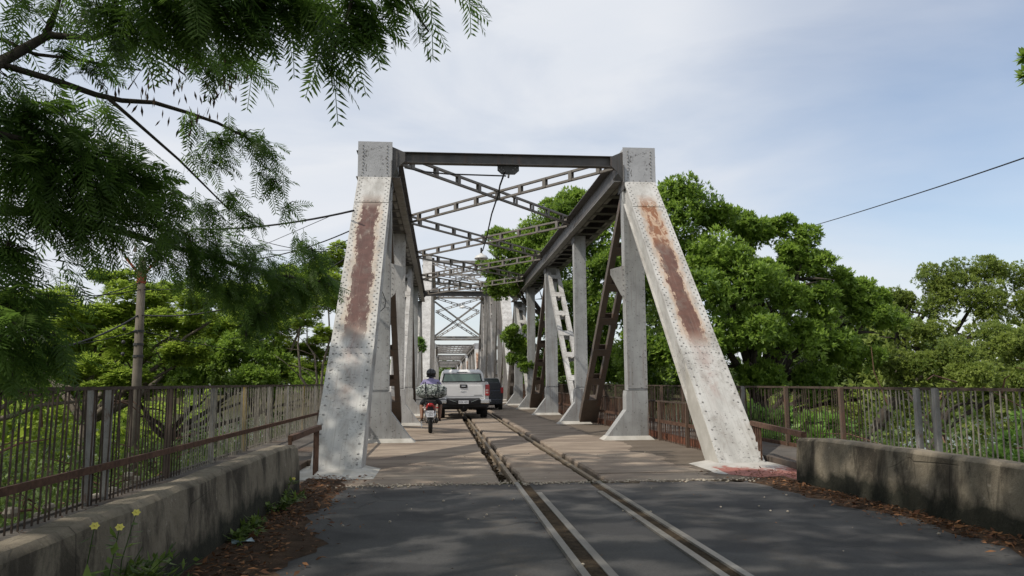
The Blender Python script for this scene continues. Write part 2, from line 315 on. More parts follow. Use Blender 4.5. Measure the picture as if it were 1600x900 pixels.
# ------------------------------------------------------------------ mesh helpers
class MB:
    def __init__(s): s.v = []; s.f = []; s.mi = []; s.cur = 0
    def add(s, vs_, fs, m=None):
        k = len(s.v); s.v += [tuple(x) for x in vs_]
        for f in fs: s.f.append(tuple(i + k for i in f)); s.mi.append(s.cur if m is None else m)
    def box(s, x0, x1, y0, y1, z0, z1, M=None, m=None):
        vs_ = [Vector(p) for p in ((x0, y0, z0), (x1, y0, z0), (x1, y1, z0), (x0, y1, z0), (x0, y0, z1), (x1, y0, z1), (x1, y1, z1), (x0, y1, z1))]
        if M: vs_ = [M @ p for p in vs_]
        s.add(vs_, [(0, 3, 2, 1), (4, 5, 6, 7), (0, 1, 5, 4), (1, 2, 6, 5), (2, 3, 7, 6), (3, 0, 4, 7)], m)
    def bar(s, a, b, w, h, side=None, m=None):
        """box bar from a to b; w along side vector, h along the other normal"""
        a = Vector(a); b = Vector(b); d = (b - a).normalized()
        sd = Vector(side) if side is not None else Vector((1, 0, 0))
        sd = (sd - d * sd.dot(d)).normalized(); n = d.cross(sd)
        vs_ = [p + sd * (i * w / 2) + n * (j * h / 2) for p in (a, b) for (i, j) in ((-1, -1), (1, -1), (1, 1), (-1, 1))]
        s.add(vs_, [(3, 2, 1, 0), (4, 5, 6, 7), (0, 1, 5, 4), (1, 2, 6, 5), (2, 3, 7, 6), (3, 0, 4, 7)], m)
    def prism(s, poly, axis, lo, hi, m=None):
        """polygon (2-D points) extruded along axis 'x','y' or 'z'"""
        def P(u, v, t): return {'x': (t, u, v), 'y': (u, t, v), 'z': (u, v, t)}[axis]
        n = len(poly); vs_ = [P(u, v, lo) for u, v in poly] + [P(u, v, hi) for u, v in poly]
        s.add(vs_, [tuple(range(n))[::-1], tuple(range(n, 2 * n))] + [(i, (i + 1) % n, (i + 1) % n + n, i + n) for i in range(n)], m)
    def tube(s, pts, rad, seg=6, cap=True, m=None):
        pts = [Vector(p) for p in pts]; n = len(pts); rad = rad if isinstance(rad, (list, tuple)) else [rad] * n
        k = len(s.v); ref = Vector((0.13, 0.21, 1)) if abs((pts[-1] - pts[0]).normalized().z) < .9 else Vector((1, .1, 0))
        for i, p in enumerate(pts):
            d = (pts[min(i + 1, n - 1)] - pts[max(i - 1, 0)]).normalized()
            a = d.cross(ref).normalized(); b = d.cross(a)
            for j in range(seg):
                t = 2 * math.pi * j / seg; q = p + a * (math.cos(t) * rad[i]) + b * (math.sin(t) * rad[i]); s.v.append(tuple(q))
        mm = s.cur if m is None else m
        for i in range(n - 1):
            for j in range(seg):
                s.f.append((k + i * seg + j, k + i * seg + (j + 1) % seg, k + (i + 1) * seg + (j + 1) % seg, k + (i + 1) * seg + j)); s.mi.append(mm)
        if cap:
            s.f.append(tuple(k + j for j in range(seg))[::-1]); s.mi.append(mm)
            s.f.append(tuple(k + (n - 1) * seg + j for j in range(seg))); s.mi.append(mm)
    def loft(s, rings, cap=True, m=None):
        n = len(rings[0]); k = len(s.v)
        for r in rings: s.v += [tuple(p) for p in r]
        mm = s.cur if m is None else m
        for i in range(len(rings) - 1):
            for j in range(n):
                s.f.append((k + i * n + j, k + i * n + (j + 1) % n, k + (i + 1) * n + (j + 1) % n, k + (i + 1) * n + j)); s.mi.append(mm)
        if cap:
            s.f.append(tuple(k + j for j in range(n))[::-1]); s.mi.append(mm)
            s.f.append(tuple(k + (len(rings) - 1) * n + j for j in range(n))); s.mi.append(mm)
    def sphere(s, c, r, seg=10, rings=6, m=None):
        r = r if isinstance(r, (tuple, list)) else (r, r, r); c = Vector(c)
        rs = [[(c.x + r[0] * math.sin(t) * math.cos(2 * math.pi * j / seg), c.y + r[1] * math.sin(t) * math.sin(2 * math.pi * j / seg), c.z - r[2] * math.cos(t)) for j in range(seg)] for t in [math.pi * (i + .02) / (rings + .04) for i in range(rings + 1)]]
        s.loft(rs, m=m)
    def rivet(s, c, n, r=.02, seg=6, m=None):
        c = Vector(c); n = Vector(n).normalized(); a = n.orthogonal().normalized(); b = n.cross(a); k = len(s.v)
        for (rr, h) in ((1, 0), (.62, .62)):
            for j in range(seg):
                t = 2 * math.pi * j / seg; s.v.append(tuple(c + (a * math.cos(t) + b * math.sin(t)) * r * rr + n * r * h))
        mm = s.cur if m is None else m
        for j in range(seg): s.f.append((k + j, k + (j + 1) % seg, k + seg + (j + 1) % seg, k + seg + j)); s.mi.append(mm)
        s.f.append(tuple(k + seg + j for j in range(seg))); s.mi.append(mm)
    def build(s, name, mats, parent=None, matrix=None, smooth=False, bevel=0.0, kind=None, fixn=True):
        me = bpy.data.meshes.new(name); me.from_pydata(s.v, [], s.f)
        mats = mats if isinstance(mats, (list, tuple)) else [mats]
        for m in mats: me.materials.append(m)
        if len(mats) > 1: me.polygons.foreach_set('material_index', s.mi)
        if fixn:
            bm = bmesh.new(); bm.from_mesh(me); bmesh.ops.recalc_face_normals(bm, faces=bm.faces); bm.to_mesh(me); bm.free()
        if smooth: me.polygons.foreach_set('use_smooth', [True] * len(me.polygons))
        me.update()
        o = link(name, me, parent, matrix)
        if bevel:
            b = o.modifiers.new('bevel', 'BEVEL'); b.width = bevel; b.segments = 2; b.limit_method = 'ANGLE'; b.angle_limit = R(35)
        if kind: o['kind'] = kind
        return o
def link(name, me, parent=None, matrix=None):
    o = bpy.data.objects.new(name, me); COL.objects.link(o)
    if parent: o.parent = parent
    if matrix is not None: o.matrix_local = matrix
    return o
def thing(name, label, cat, loc=(0, 0, 0), group=None, rz=0):
    o = bpy.data.objects.new(name, None); COL.objects.link(o); o.empty_display_size = .3
    o.location = loc; o.rotation_euler = (0, 0, rz); return tag(o, label, cat, group)
def tag(o, label, cat, group=None):
    o['label'] = label; o['category'] = cat
    if group: o['group'] = group
    return o
def copy_tree(o, parent=None):
    c = o.copy(); COL.objects.link(c)
    if parent is not None:
        c.parent = parent; c.matrix_parent_inverse = o.matrix_parent_inverse.copy()
    for ch in list(o.children): copy_tree(ch, c)
    return c
def struct(o): o['kind'] = 'structure'; return o

# ------------------------------------------------------------------ ground, road, deck
XC, HW, PW = 1.525, 2.67, 0.735          # bridge centre line, half clear width, truss width
Y0 = 11.30                               # foot of the first end posts
YD = 9.96                                # where the asphalt stops and the deck starts
RL, RR = 0.966, 2.031                    # rails
def bank_h(x, y):
    """terrain height: road embankment in front, river valley beyond"""
    d = max(0.0, abs(x - 1.5) - 5.2)
    side = -min(3.2, d * .75) if y < 11 else -3.0 - min(2.0, d * .02)
    if y >= 11:
        side = -0.62 - min(1, (y - 11) / 5) * 2.4 if d == 0 else -min(3.2, max(.62 + min(1, (y - 11) / 5) * 2.4, d * .75))
    river = 0
    if y > 45: river = -min(5.5, (y - 45) * .22)
    if y > 250: river = -5.5 + min(6.0, (y - 250) * .25)
    bump = .35 * math.sin(x * .7 + y * .31) * math.sin(y * .53 - x * .2) if d > 2 else 0
    return side + river + bump
def make_terrain():
    xs = sorted(set([-1200, -600, -300, -150, -90] + [-60 + 2.5 * i for i in range(17)] + [-17 + i * 1.0 for i in range(38)] + [22 + 2.5 * i for i in range(16)] + [62, 90, 150, 300, 600, 1200]))
    ys = sorted(set([-60, -40, -25] + [-18 + 1.5 * i for i in range(48)] + [54 + 5 * i for i in range(52)] + [330, 400, 550, 800, 1500, 2500]))
    vs_ = [(x, y, bank_h(x, y) - (.05 if y < 11 else 0)) for y in ys for x in xs]; n = len(xs)
    fs = [(j * n + i, j * n + i + 1, (j + 1) * n + i + 1, (j + 1) * n + i) for j in range(len(ys) - 1) for i in range(n - 1)]
    m = MB(); m.add(vs_, fs); return struct(m.build('terrain', MT['earth'], smooth=True))
make_terrain()
m = MB(); m.box(-900, 900, 58, 285, -8.2, -7.4); struct(m.build('river_water', MT['water']))

# asphalt with a ragged far edge
def asphalt():
    nx = 90; m = MB(); vs_ = []; fs = []
    for i in range(nx + 1):
        x = -2.2 + 7.6 * i / nx
        e = YD + .05 * math.sin(i * .7) + .04 * math.sin(i * 1.9) + rnd.uniform(-.05, .05) - (.12 if i % 17 in (3, 4, 5) else 0) - .035 * (x - 1)
        vs_ += [(x, -20, -.014), (x, 3, -.014), (x, 7, -.014), (x, e, -.006), (x, e + .02, -.03)]
    for i in range(nx):
        for j in range(4): a = i * 5 + j; fs.append((a, a + 5, a + 6, a + 1))
    m.add(vs_, fs); return struct(m.build('asphalt_road', MT['asphalt'], fixn=False))
asphalt()
road_patch = MB()
for (x0, x1) in ((RL + .035, RL + .155), (RR - .125, RR - .03)):
    k = 120; vs_ = []; fs = []
    for i in range(k + 1):
        y = -6 + (YD - .1 + 6) * i / k
        vs_ += [(x0, y, -.006), (x0 + (x1 - x0) * .35, y, .0 + rnd.uniform(-.004, .002)), (x1, y, -.004)]
    for i in range(k):
        for j in range(2): a = i * 3 + j; fs.append((a, a + 1, a + 4, a + 3))
    road_patch.add(vs_, fs)
struct(road_patch.build('track_dirt', MT['rubble'], fixn=False))
def ragged(name, inner, outer, y0, y1, z, mat, seed, n=110):
    r = random.Random(seed); m = MB(); vs_ = []; fs = []; w_ = 0
    for i in range(n + 1):
        y = y0 + (y1 - y0) * i / n; w_ = .85 * w_ + r.uniform(-.09, .09)
        vs_ += [(outer(y), y, z + .03), ((outer(y) + inner(y) + w_) / 2, y, z + .012), (inner(y) + w_, y, z - .012)]
    for i in range(n):
        for j in range(2): a = i * 3 + j; fs.append((a, a + 1, a + 4, a + 3))
    m.add(vs_, fs); return struct(m.build(name, mat, fixn=False))
ragged('roadside_dirt', lambda y: -1.12 + .06 * math.sin(y * 1.3) - .25 * max(0, (y - 8.5) / 3), lambda y: -1.76, -6, 10.6, .0, MT['dirt'], 3)
ragged('roadside_dirt', lambda y: 4.10 + .15 * math.sin(y * 1.1) + .05 * (9.4 - y), lambda y: 4.56 + .05 * (9.4 - y), -6, 10.0, .0, MT['dirt'], 5)

# rails, flush with the road and the deck
def rail(name, x, y0, y1, mat, z=.012, wd=.068, mat2=None):
    m = MB()
    for k in range(int((y1 - y0) / 12) + 1):
        a = y0 + 12 * k; b = min(y1, a + 11.985)
        if b <= a: continue
        m.prism([(x - wd / 2, z - .03), (x - wd / 2 + .006, z), (x + wd / 2 - .006, z), (x + wd / 2, z - .03), (x + .01, z - .045), (x + .01, z - .12), (x + .06, z - .135), (x - .06, z - .135), (x - .01, z - .12), (x - .01, z - .045)], 'y', a, b)
    return struct(m.build(name, mat))
rail('rail', RL, -10, YD, MT['rail_top']); rail('rail', RR, -10, YD, MT['rail_top'])
rail('rail', RL, YD + .005, 290, MT['rail_bridge'], z=.004); rail('rail', RR, YD + .005, 290, MT['rail_bridge'], z=.004)
for x, y1 in ((RL + .185, 9.08), (RR - .15, 9.1)):
    m = MB(); m.box(x - .032, x + .032, -10, y1, -.03, .006); struct(m.build('guard_rail', MT['rail_top'], bevel=.004))

# the deck: three strips of concrete slabs with open trenches for the rails
deck = MB(); deck.box(-1.95, 5.0, YD + .03, 290, -.32, -.15); deck = struct(deck.build('bridge_deck', MT['rubble']))
joint = [YD + .02, 10.85, 13.8, 16.8, 19.8, 22.8, 25.6, 28.6, 31.7, 34.8, 38, 41.2, 44.4, 47.6, 50.9]
while joint[-1] < 100: joint.append(joint[-1] + 3.3)
def slab_mb(x0, x1, y0, y1, seed, mb=None):
    r = random.Random(seed); m = mb or MB(); ny = max(4, int((y1 - y0) / .16)); dz = r.uniform(-.006, .006)
    rows = []
    jl = x0 > 0; jr = x1 < 4.8
    for j in range(ny + 1):
        y = y0 + (y1 - y0) * j / ny
        e0 = r.uniform(-.022, .022) * jl; e1 = r.uniform(-.022, .022) * jr
        rows.append([(x0 + e0, y, -.15), (x0 + e0, y, -.03 + dz), (x0 + e0 + .02, y, dz), (x1 + e1 - .02, y, dz), (x1 + e1, y, -.03 + dz), (x1 + e1, y, -.15)])
    m.loft(rows); return m
k = 0
for a, b in zip(joint[:-1], joint[1:]):
    for x0, x1 in ((-1.95, .775), (1.085, 1.935), (2.20, 5.0)):
        k += 1; slab_mb(x0, x1, a + .012, b - .012, k).build('deck_slab', MT['deck'], parent=deck)
m = MB(); y = joint[-1]
while y < 288:
    for x0, x1 in ((-1.95, .775), (1.085, 1.935), (2.20, 5.0)): m.box(x0, x1, y + .01, y + 3.29, -.15, 0)
    y += 3.3
m.build('far_slabs', MT['deck'], parent=deck, kind='stuff')
# rubble in the rail trenches
m = MB(); r = random.Random(4)
for i in range(1500):
    y = YD + .05 + 40 * r.random() ** 1.6; x = r.choice([r.uniform(.79, .92), r.uniform(1.0, 1.07), r.uniform(1.95, 1.99), r.uniform(2.08, 2.19)])
    s = r.uniform(.012, .035); m.sphere((x, y, -.13 + r.uniform(0, .06)), (s, s * r.uniform(.7, 1.3), s * .7), 5, 3)
m.build('trench_rubble', MT['rubble'], kind='stuff')

# walkways outside the trusses
for nm, x0, x1, lab in (('walkway', -3.48, -2.02, 'l'), ('walkway', 5.08, 6.35, 'r')):
    m = MB(); ya = -8 if lab == 'l' else -8
    m.box(x0, x1, ya, 290, -.12, .12); m.box(x0 - .06, x0, ya, 290, -.2, .14) if lab == 'l' else m.box(x1, x1 + .06, ya, 290, -.2, .11)
    struct(m.build(nm, MT['walk']))
m = MB(); m.box(5.0, 5.08, 12.6, 290, -.15, .135); struct(m.build('walkway_curb', simple('brick_red_curb', (.22, .085, .05), .9, 0, .4, 8)))
m = MB(); m.box(-2.02, -1.95, 12.0, 290, -.15, .13); struct(m.build('walkway_curb', MT['walk']))

# ------------------------------------------------------------------ concrete barriers
def barrier(name, label, xi, xo, yend, side, splay=0.0):
    """side: -1 left of the road, +1 right; a bevelled, slightly uneven wall"""
    r = random.Random(11 + side); m = MB(); rows = []; n = 70
    xa, xb = (xi, xo) if xi > xo else (xo, xi)
    for j in range(n + 1):
        y = -9 + (yend + 9) * j / n; q = lambda a: r.uniform(-a, a)
        t = .60 + q(.006); c = .035
        if j >= n - 1: t -= .02 * (j - n + 2)
        pts = [(xb, -.3), (xb + .012 * q(1), .28), (xb, t - c), (xb + c, t), (xa - c, t), (xa + .0, t - c), (xa + .02 + .01 * q(1), .28), (xa + .04, -.3)] if side < 0 else \
              [(xb - .04, -.3), (xb - .02 + .01 * q(1), .28), (xb, t - c), (xb + c, t), (xa - c, t), (xa, t - c), (xa + .01 * q(1), .28), (xa, -.3)]
        rows.append([(x + splay * (yend - y), y, z) for x, z in pts])
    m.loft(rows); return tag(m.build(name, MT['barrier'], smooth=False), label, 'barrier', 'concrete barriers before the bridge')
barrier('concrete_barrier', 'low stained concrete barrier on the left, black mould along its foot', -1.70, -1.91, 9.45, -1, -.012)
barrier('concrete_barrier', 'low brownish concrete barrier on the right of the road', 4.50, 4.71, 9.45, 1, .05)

# ------------------------------------------------------------------ fences
def fence(name, label, x, z0, z1, posts, ystart, yend, lower, pitch, post_mats, barm, pside=1, top_extra=None, rail2=None):
    t = thing(name, label, 'fence', (x, posts[0], z0))
    base = Matrix.Translation((-x, -posts[0], -z0))
    def B(m, nm, mat, **k): return m.build(nm, mat, parent=t, matrix=base, **k)
    m = MB(); m.box(x - .022, x + .022, ystart, yend, z1 - .035, z1); B(m, 'top_rail', MT['fence'])
    for zz in lower:
        m = MB(); m.box(x + pside * .012, x + pside * .045, ystart, yend, zz - .034, zz + .034); B(m, 'lower_rail', rail2 or MT['rusty'])
    for i, y in enumerate(posts):
        m = MB(); r = random.Random(i); l = r.uniform(-.02, .02)
        m.prism([(-.042, z0 - .1), (.042, z0 - .1), (.042 + l, z1 - .01), (-.042 + l, z1 - .01)], 'x', x - .065, x - .03); m.v = [(a, b + y, c) for a, b, c in m.v]
        m.bar((x - .05, y - .045, z0), (x - .05, y - .045 + l, z1 - .02), .06, .02)
        B(m, 'post', MT[post_mats[i] if i < len(post_mats) else post_mats[-1 - (i % min(3, len(post_mats)))]])
    ys = []; y = ystart + .05
    while y < yend: ys.append(y); y += pitch
    near = sorted(ys, key=lambda q: abs(q - 6))[:285]; nearS = set(near)
    pm = MB(); pm.box(-.0065, .0065, -.0065, .0065, z0 - .05 - z0, z1 - .03 - z0); pmesh = None
    for q in near:
        if pmesh is None:
            o = pm.build('picket', barm(q), parent=t); pmesh = {barm(q): o.data}
        else:
            mt = barm(q)
            if mt not in pmesh:
                me = list(pmesh.values())[0].copy(); me.materials.clear(); me.materials.append(mt); pmesh[mt] = me
            o = link('picket', pmesh[mt], t)
        rr = random.Random(int(q * 1000))
        o.matrix_local = Matrix.Translation((rr.uniform(-.006, .006), q - posts[0] + rr.uniform(-.012, .012), 0)) @ Matrix.Rotation(rr.gauss(0, .014), 4, 'X') @ Matrix.Rotation(rr.gauss(0, .012), 4, 'Y')
    m = MB()
    for q in ys:
        if q not in nearS: m.box(x - .0065, x + .0065, q - .0065, q + .0065, z0 - .05, z1 - .03)
    if m.v: B(m, 'far_pickets', barm(40), kind='stuff')
    return t
lp = [0.2, 2.1, 4.1, 6.1, 7.95, 8.35, 10.15, 12.0, 13.9, 15.8, 17.7, 19.6]
while lp[-1] < 60: lp.append(lp[-1] + 1.95)
fence('railing_fence', 'tall left walkway railing of thin rusty bars with yellow and grey posts', -3.38, .15, 1.265, lp, -4, 110, (.47,), .1, ['post_grey', 'post_grey', 'post_rust', 'post_rust', 'post_grey', 'post_grey', 'post_rust', 'post_grey', 'post_yellow', 'post_grey', 'post_grey', 'post_yellow', 'post_grey', 'post_yellow'],
      lambda q: MT['fence'] if q < 10.5 else MT['fence_pale'])
rp = [1.5, 3.5, 5.5, 7.5, 9.25, 9.62, 11.55, 13.5, 15.5, 17.5]
while rp[-1] < 60: rp.append(rp[-1] + 1.95)
fence('railing_fence', 'tall outer railing along the right walkway in front of the trees', 6.3, .1, 1.19, rp, -4, 110, (.15,), .1, ['post_grey', 'post_grey', 'post_grey', 'post_grey', 'post_grey', 'post_grey', 'post_rust', 'post_rust', 'post_grey', 'post_rust', 'post_rust', 'post_rust'],
      lambda q: MT['fence_pale'] if q < 11 else MT['fence'], pside=-1)
ip = [12.9 + 1.9 * i for i in range(24)]
fence('inner_railing', 'low rusty inner railing on the right between truss and walkway', 4.86, .0, .87, ip, 12.7, 56, (.42,), .1, ['post_rust'], lambda q: MT['rusty'], pside=-1)
fence('inner_railing', 'low rusty inner railing on the left behind the truss posts', -1.93, .0, .87, ip, 12.8, 56, (.42,), .11, ['post_rust'], lambda q: MT['rusty'])
def short_rail(x0, x1, y0, y1, z0, z1, label):
    t = thing('short_railing', label, 'railing', (x0, y0, 0))
    b = Matrix.Translation((-x0, -y0, 0))
    m = MB(); m.bar((x0, y0, z0), (x1, y1, z1), .06, .07); m.build('handrail', MT['rusty'], parent=t, matrix=b)
    for k in range(4):
        f = .80 + .05 * k; m = MB(); x = x0 + (x1 - x0) * f; y = y0 + (y1 - y0) * f; z = z0 + (z1 - z0) * f
        m.box(x - .011, x + .011, y - .011, y + .011, .0, z - .02); m.build('picket', MT['rusty'], parent=t, matrix=b)
    m = MB(); m.box(x0 - .02, x0 + .02, y0 - .02, y0 + .02, .3, z0); m.build('post', MT['rusty'], parent=t, matrix=b)
short_rail(-1.80, -1.74, 9.5, 11.35, .63, .66, 'short rusty handrail joining the left barrier to the end post')
short_rail(4.62, 4.95, 9.5, 11.95, .60, .62, 'short rusty handrail joining the right barrier to the end post')

# ------------------------------------------------------------------ the bridge
def frame_along(p0, p1):
    """local frame with z from p0 to p1 in a plane x = constant, y pointing into the structure"""
    p0 = Vector(p0); p1 = Vector(p1); z = (p1 - p0).normalized(); x = Vector((1, 0, 0)); y = z.cross(x).normalized()
    Mx = Matrix((x, y, z)).transposed().to_4x4(); Mx.translation = p0; return Mx, (p1 - p0).length

def end_post(parent, s, p0, p1, mat, detail, wd=PW, dp=.42):
    """s side (-1 left, +1 right); p0, p1 on the outer (upper) face centre line"""
    Mx, Ln = frame_along(p0, p1); m = MB(); h = wd / 2
    if Mx.to_3x3().col[1].z > 0:   # keep the body below the cover plate
        Mx = Mx @ Matrix.Rotation(math.pi, 4, 'Z')
    m.box(-h, h, 0, .018, 0, Ln)                                    # cover plate
    for q in (-1, 1):
        m.box(q * (h - .055) - .012, q * (h - .055) + .012, .02, dp, 0, Ln)       # webs
        m.box(min(q * (h - .043), q * h), max(q * (h - .043), q * h), .02, .034, 0, Ln)   # upper angle
        m.box(min(q * (h - .13), q * h), max(q * (h - .13), q * h), dp, dp + .016, 0, Ln)   # lower angle
    nb = int(Ln / 1.1)
    for i in range(nb):
        z = .8 + i * 1.1; m.box(-h + .13, h - .13, dp + .002, dp + .014, z - .14, z + .14)
    if detail:   # lap plates
        m.box(-h + .006, h - .006, -.012, -.001, Ln * .865, Ln * .99); m.box(-h + .006, h - .006, -.012, -.001, -.0, Ln * .31)
    o = m.build('end_post', mat, parent, Mx)
    if detail:
        m = MB()
        for q in (-1, 1):       # solid foot plates covering the side
            m.prism([(-.002, 0), (dp + .02, 0), (dp + .02, 1.55), (-.002, 2.15)], 'x', min(q * (h - .02), q * (h + .002)), max(q * (h - .02), q * (h + .002)))
        m.build('foot_plate', MT['member_old'] if s < 0 else MT['pad'], o)
        m = MB(); z = .1; k = 0
        while z < Ln * .985:
            for q in (-1, 1):
                if z < Ln * .31: m.rivet((q * (h - .07), -.012, z), (0, -1, 0), .021)
                else:
                    m.rivet((q * (h - .045), -.0 if z < Ln * .865 else -.012, z), (0, -1, 0), .018)
                    m.rivet((q * (h - .095), -.0 if z < Ln * .865 else -.012, z + .07), (0, -1, 0), .018)
                m.rivet((q * (h - .0), .03, z), (0, 0, 0) if False else (q, 0, .001), .0001) if False else None
                m.rivet((q * (h - .043), .20, z), (q, 0, .0), .014) if z > 2.3 and False else None
                m.rivet((q * (h - .05), dp + .0, z), (0, 1, 0), .014) if z > 1.8 else None
            z += .19 if z < Ln * .31 else .155; k += 1
        for zz in (Ln * .31 + .05, Ln * .30 - .03, Ln * .865 + .04, Ln * .99 - .05):
            for i in range(7): m.rivet((-h + .12 + i * (wd - .24) / 6, -.0 if zz > Ln * .31 and zz < Ln * .86 else -.012, zz), (0, -1, 0), .015)
        m.build('rivets', MT['rivet_dark'], o, kind='stuff')
    return o

def top_chord(parent, s, x0, ya, za, yb, zb, detail, mat, edge, flange_in=.19):
    """x0: inner face of the truss (local), chord underside at za..zb, 0.62 deep"""
    m = MB(); xi = x0; xo = x0 + s * (PW - .02); D = .60
    def bx(xa, xb, za_, zb_, mm):
        xa, xb = min(xa, xb), max(xa, xb)
        m.add([(xa, ya, za + za_), (xb, ya, za + za_), (xb, yb, zb + za_), (xa, yb, zb + za_), (xa, ya, za + zb_), (xb, ya, za + zb_), (xb, yb, zb + zb_), (xa, yb, zb + zb_)],
              [(0, 3, 2, 1), (4, 5, 6, 7), (0, 1, 5, 4), (1, 2, 6, 5), (2, 3, 7, 6), (3, 0, 4, 7)], mm)
    bx(xi, xi + s * .025, .018, D, 0); bx(xo, xo - s * .025, .018, D, 0)
    bx(xi - s * flange_in, xo + s * .09, D + .002, D + .022, 0)             # top plate
    bx(xi - s * flange_in, xi - s * .002, 0, .016, 1); bx(xo + s * .09, xo, 0, .016, 1)    # bottom angles
    bx(xi - s * .003, xi - s * .016, .017, .12, 0); bx(xi + s * .027, xi + s * .12, 0, .014, 1); bx(xo - s * .027, xo - s * .12, 0, .014, 1)
    o = m.build('top_chord', [mat, edge], parent)
    if not detail:
        m = MB()
    n = int(abs(yb - ya) / .95)
    bm_ = None
    for i in range(n):
        f = (i + .5) / n; y = ya + (yb - ya) * f; z = za + (zb - za) * f
        if detail:
            if bm_ is None:
                q = MB(); q.box(min(xi, xo), max(xi, xo), -.13, .13, -.016, -.002); bo = q.build('batten', mat, o, Matrix.Translation((0, y, z))); bm_ = bo.data
            else: link('batten', bm_, o, Matrix.Translation((0, y, z)))
        else: m.box(min(xi, xo), max(xi, xo), y - .13, y + .13, z - .016, z - .002)
    if not detail and m.v: m.build('battens', mat, o, kind='stuff')
    return o

def ladder(parent, p0, p1, wd, leg, depth, mat, name='diagonal', step=1.05, detail=True, side=(1, 0, 0), battname='batten', bl=.13):
    """laced member: two legs side by side along 'side' with batten plates between them"""
    p0 = Vector(p0); p1 = Vector(p1); d = (p1 - p0).normalized(); sd = Vector(side); sd = (sd - d * sd.dot(d)).normalized(); n = d.cross(sd)
    m = MB()
    for q in (-1, 1): m.bar(p0 + sd * q * (wd - leg) / 2, p1 + sd * q * (wd - leg) / 2, leg, depth, side=sd)
    Ln = (p1 - p0).length; k = max(2, int(Ln / step)); o = None
    pts = [p0 + d * (Ln * (i + .5) / k) for i in range(k)]
    if detail:
        o = m.build(name, mat, parent)
        Mx = Matrix((sd, n, d)).transposed().to_4x4(); me = None
        for p in pts:
            Mp = Mx.copy(); Mp.translation = p
            if me is None:
                q = MB()
                for t in (-1, 1): q.box(-wd / 2 + .004, wd / 2 - .004, t * (depth / 2 + .006) - .005, t * (depth / 2 + .006) + .005, -bl, bl)
                me = q.build(battname, mat, o, Mp).data
            else: link(battname, me, o, Mp)
    else:
        for p in pts:
            m.bar(p - d * bl, p + d * bl, wd * .98, depth + .012, side=sd)
        o = m.build(name, mat, parent)
    return o

def vertical(parent, s, y, zt, wd, detail, mat, foot=True, dp=.30, gusset=True):
    x0 = s * HW; a, b = min(x0, x0 + s * wd), max(x0, x0 + s * wd)
    m = MB(); m.box(a, b, y - dp / 2, y + dp / 2, 1.1, zt)
    m.box(a - .004, b + .004, y - dp / 2 - .012, y - dp / 2 - .001, 1.14, zt) if detail else None
    o = m.build('vertical_post', mat, parent)
    if detail:
        m = MB(); z = 1.2
        while z < zt - .1:
            for q in (a + .04, b - .04): m.rivet((q, y - dp / 2 - .012, z), (0, -1, 0), .014, 5)
            z += .16
        m.build('rivets', MT['rivet'], o, kind='stuff')
    if foot:
        m = MB(); e = .03
        ix = x0 - s * e; gx = x0 - s * .50; ox = x0 + s * (wd + .0)
        poly = [(ix, 1.09), (ix - s * .015, .98), (ix - s * .02, .66), (gx, .07), (ox, .07), (ox, 1.09)]
        m.prism(poly, 'y', y - dp / 2 - .02, y + dp / 2 + .02); g = m.build('gusset_foot', mat, parent)
        m = MB(); X0, X1 = sorted((gx - s * .0, ox + s * .02)); Y_0, Y_1 = y - dp / 2 - .04, y + dp / 2 + .04; e = .09
        m.loft([[(X0 - e, Y_0 - e, .0), (X1 + e, Y_0 - e, .0), (X1 + e, Y_1 + e, .0), (X0 - e, Y_1 + e, .0)], [(X0, Y_0, .085), (X1, Y_0, .085), (X1, Y_1, .085), (X0, Y_1, .085)]])
        m.build('base_pad', MT['pad'], parent)
    return o

def lateral_cell(parent, ya, yb, z, detail, mat, x=2.52):
    for q in (-1, 1):
        p0 = Vector((-x * q, ya + .12, z)); p1 = Vector((x * q, yb - .12, z + q * .0))
        ladder(parent, p0 + Vector((0, 0, q * .012)), p1 + Vector((0, 0, q * .012)),   .27, .055, .075, mat, 'lateral_brace', .86, detail, side=(0, 0, 1), battname='brace_batten', bl=.055)

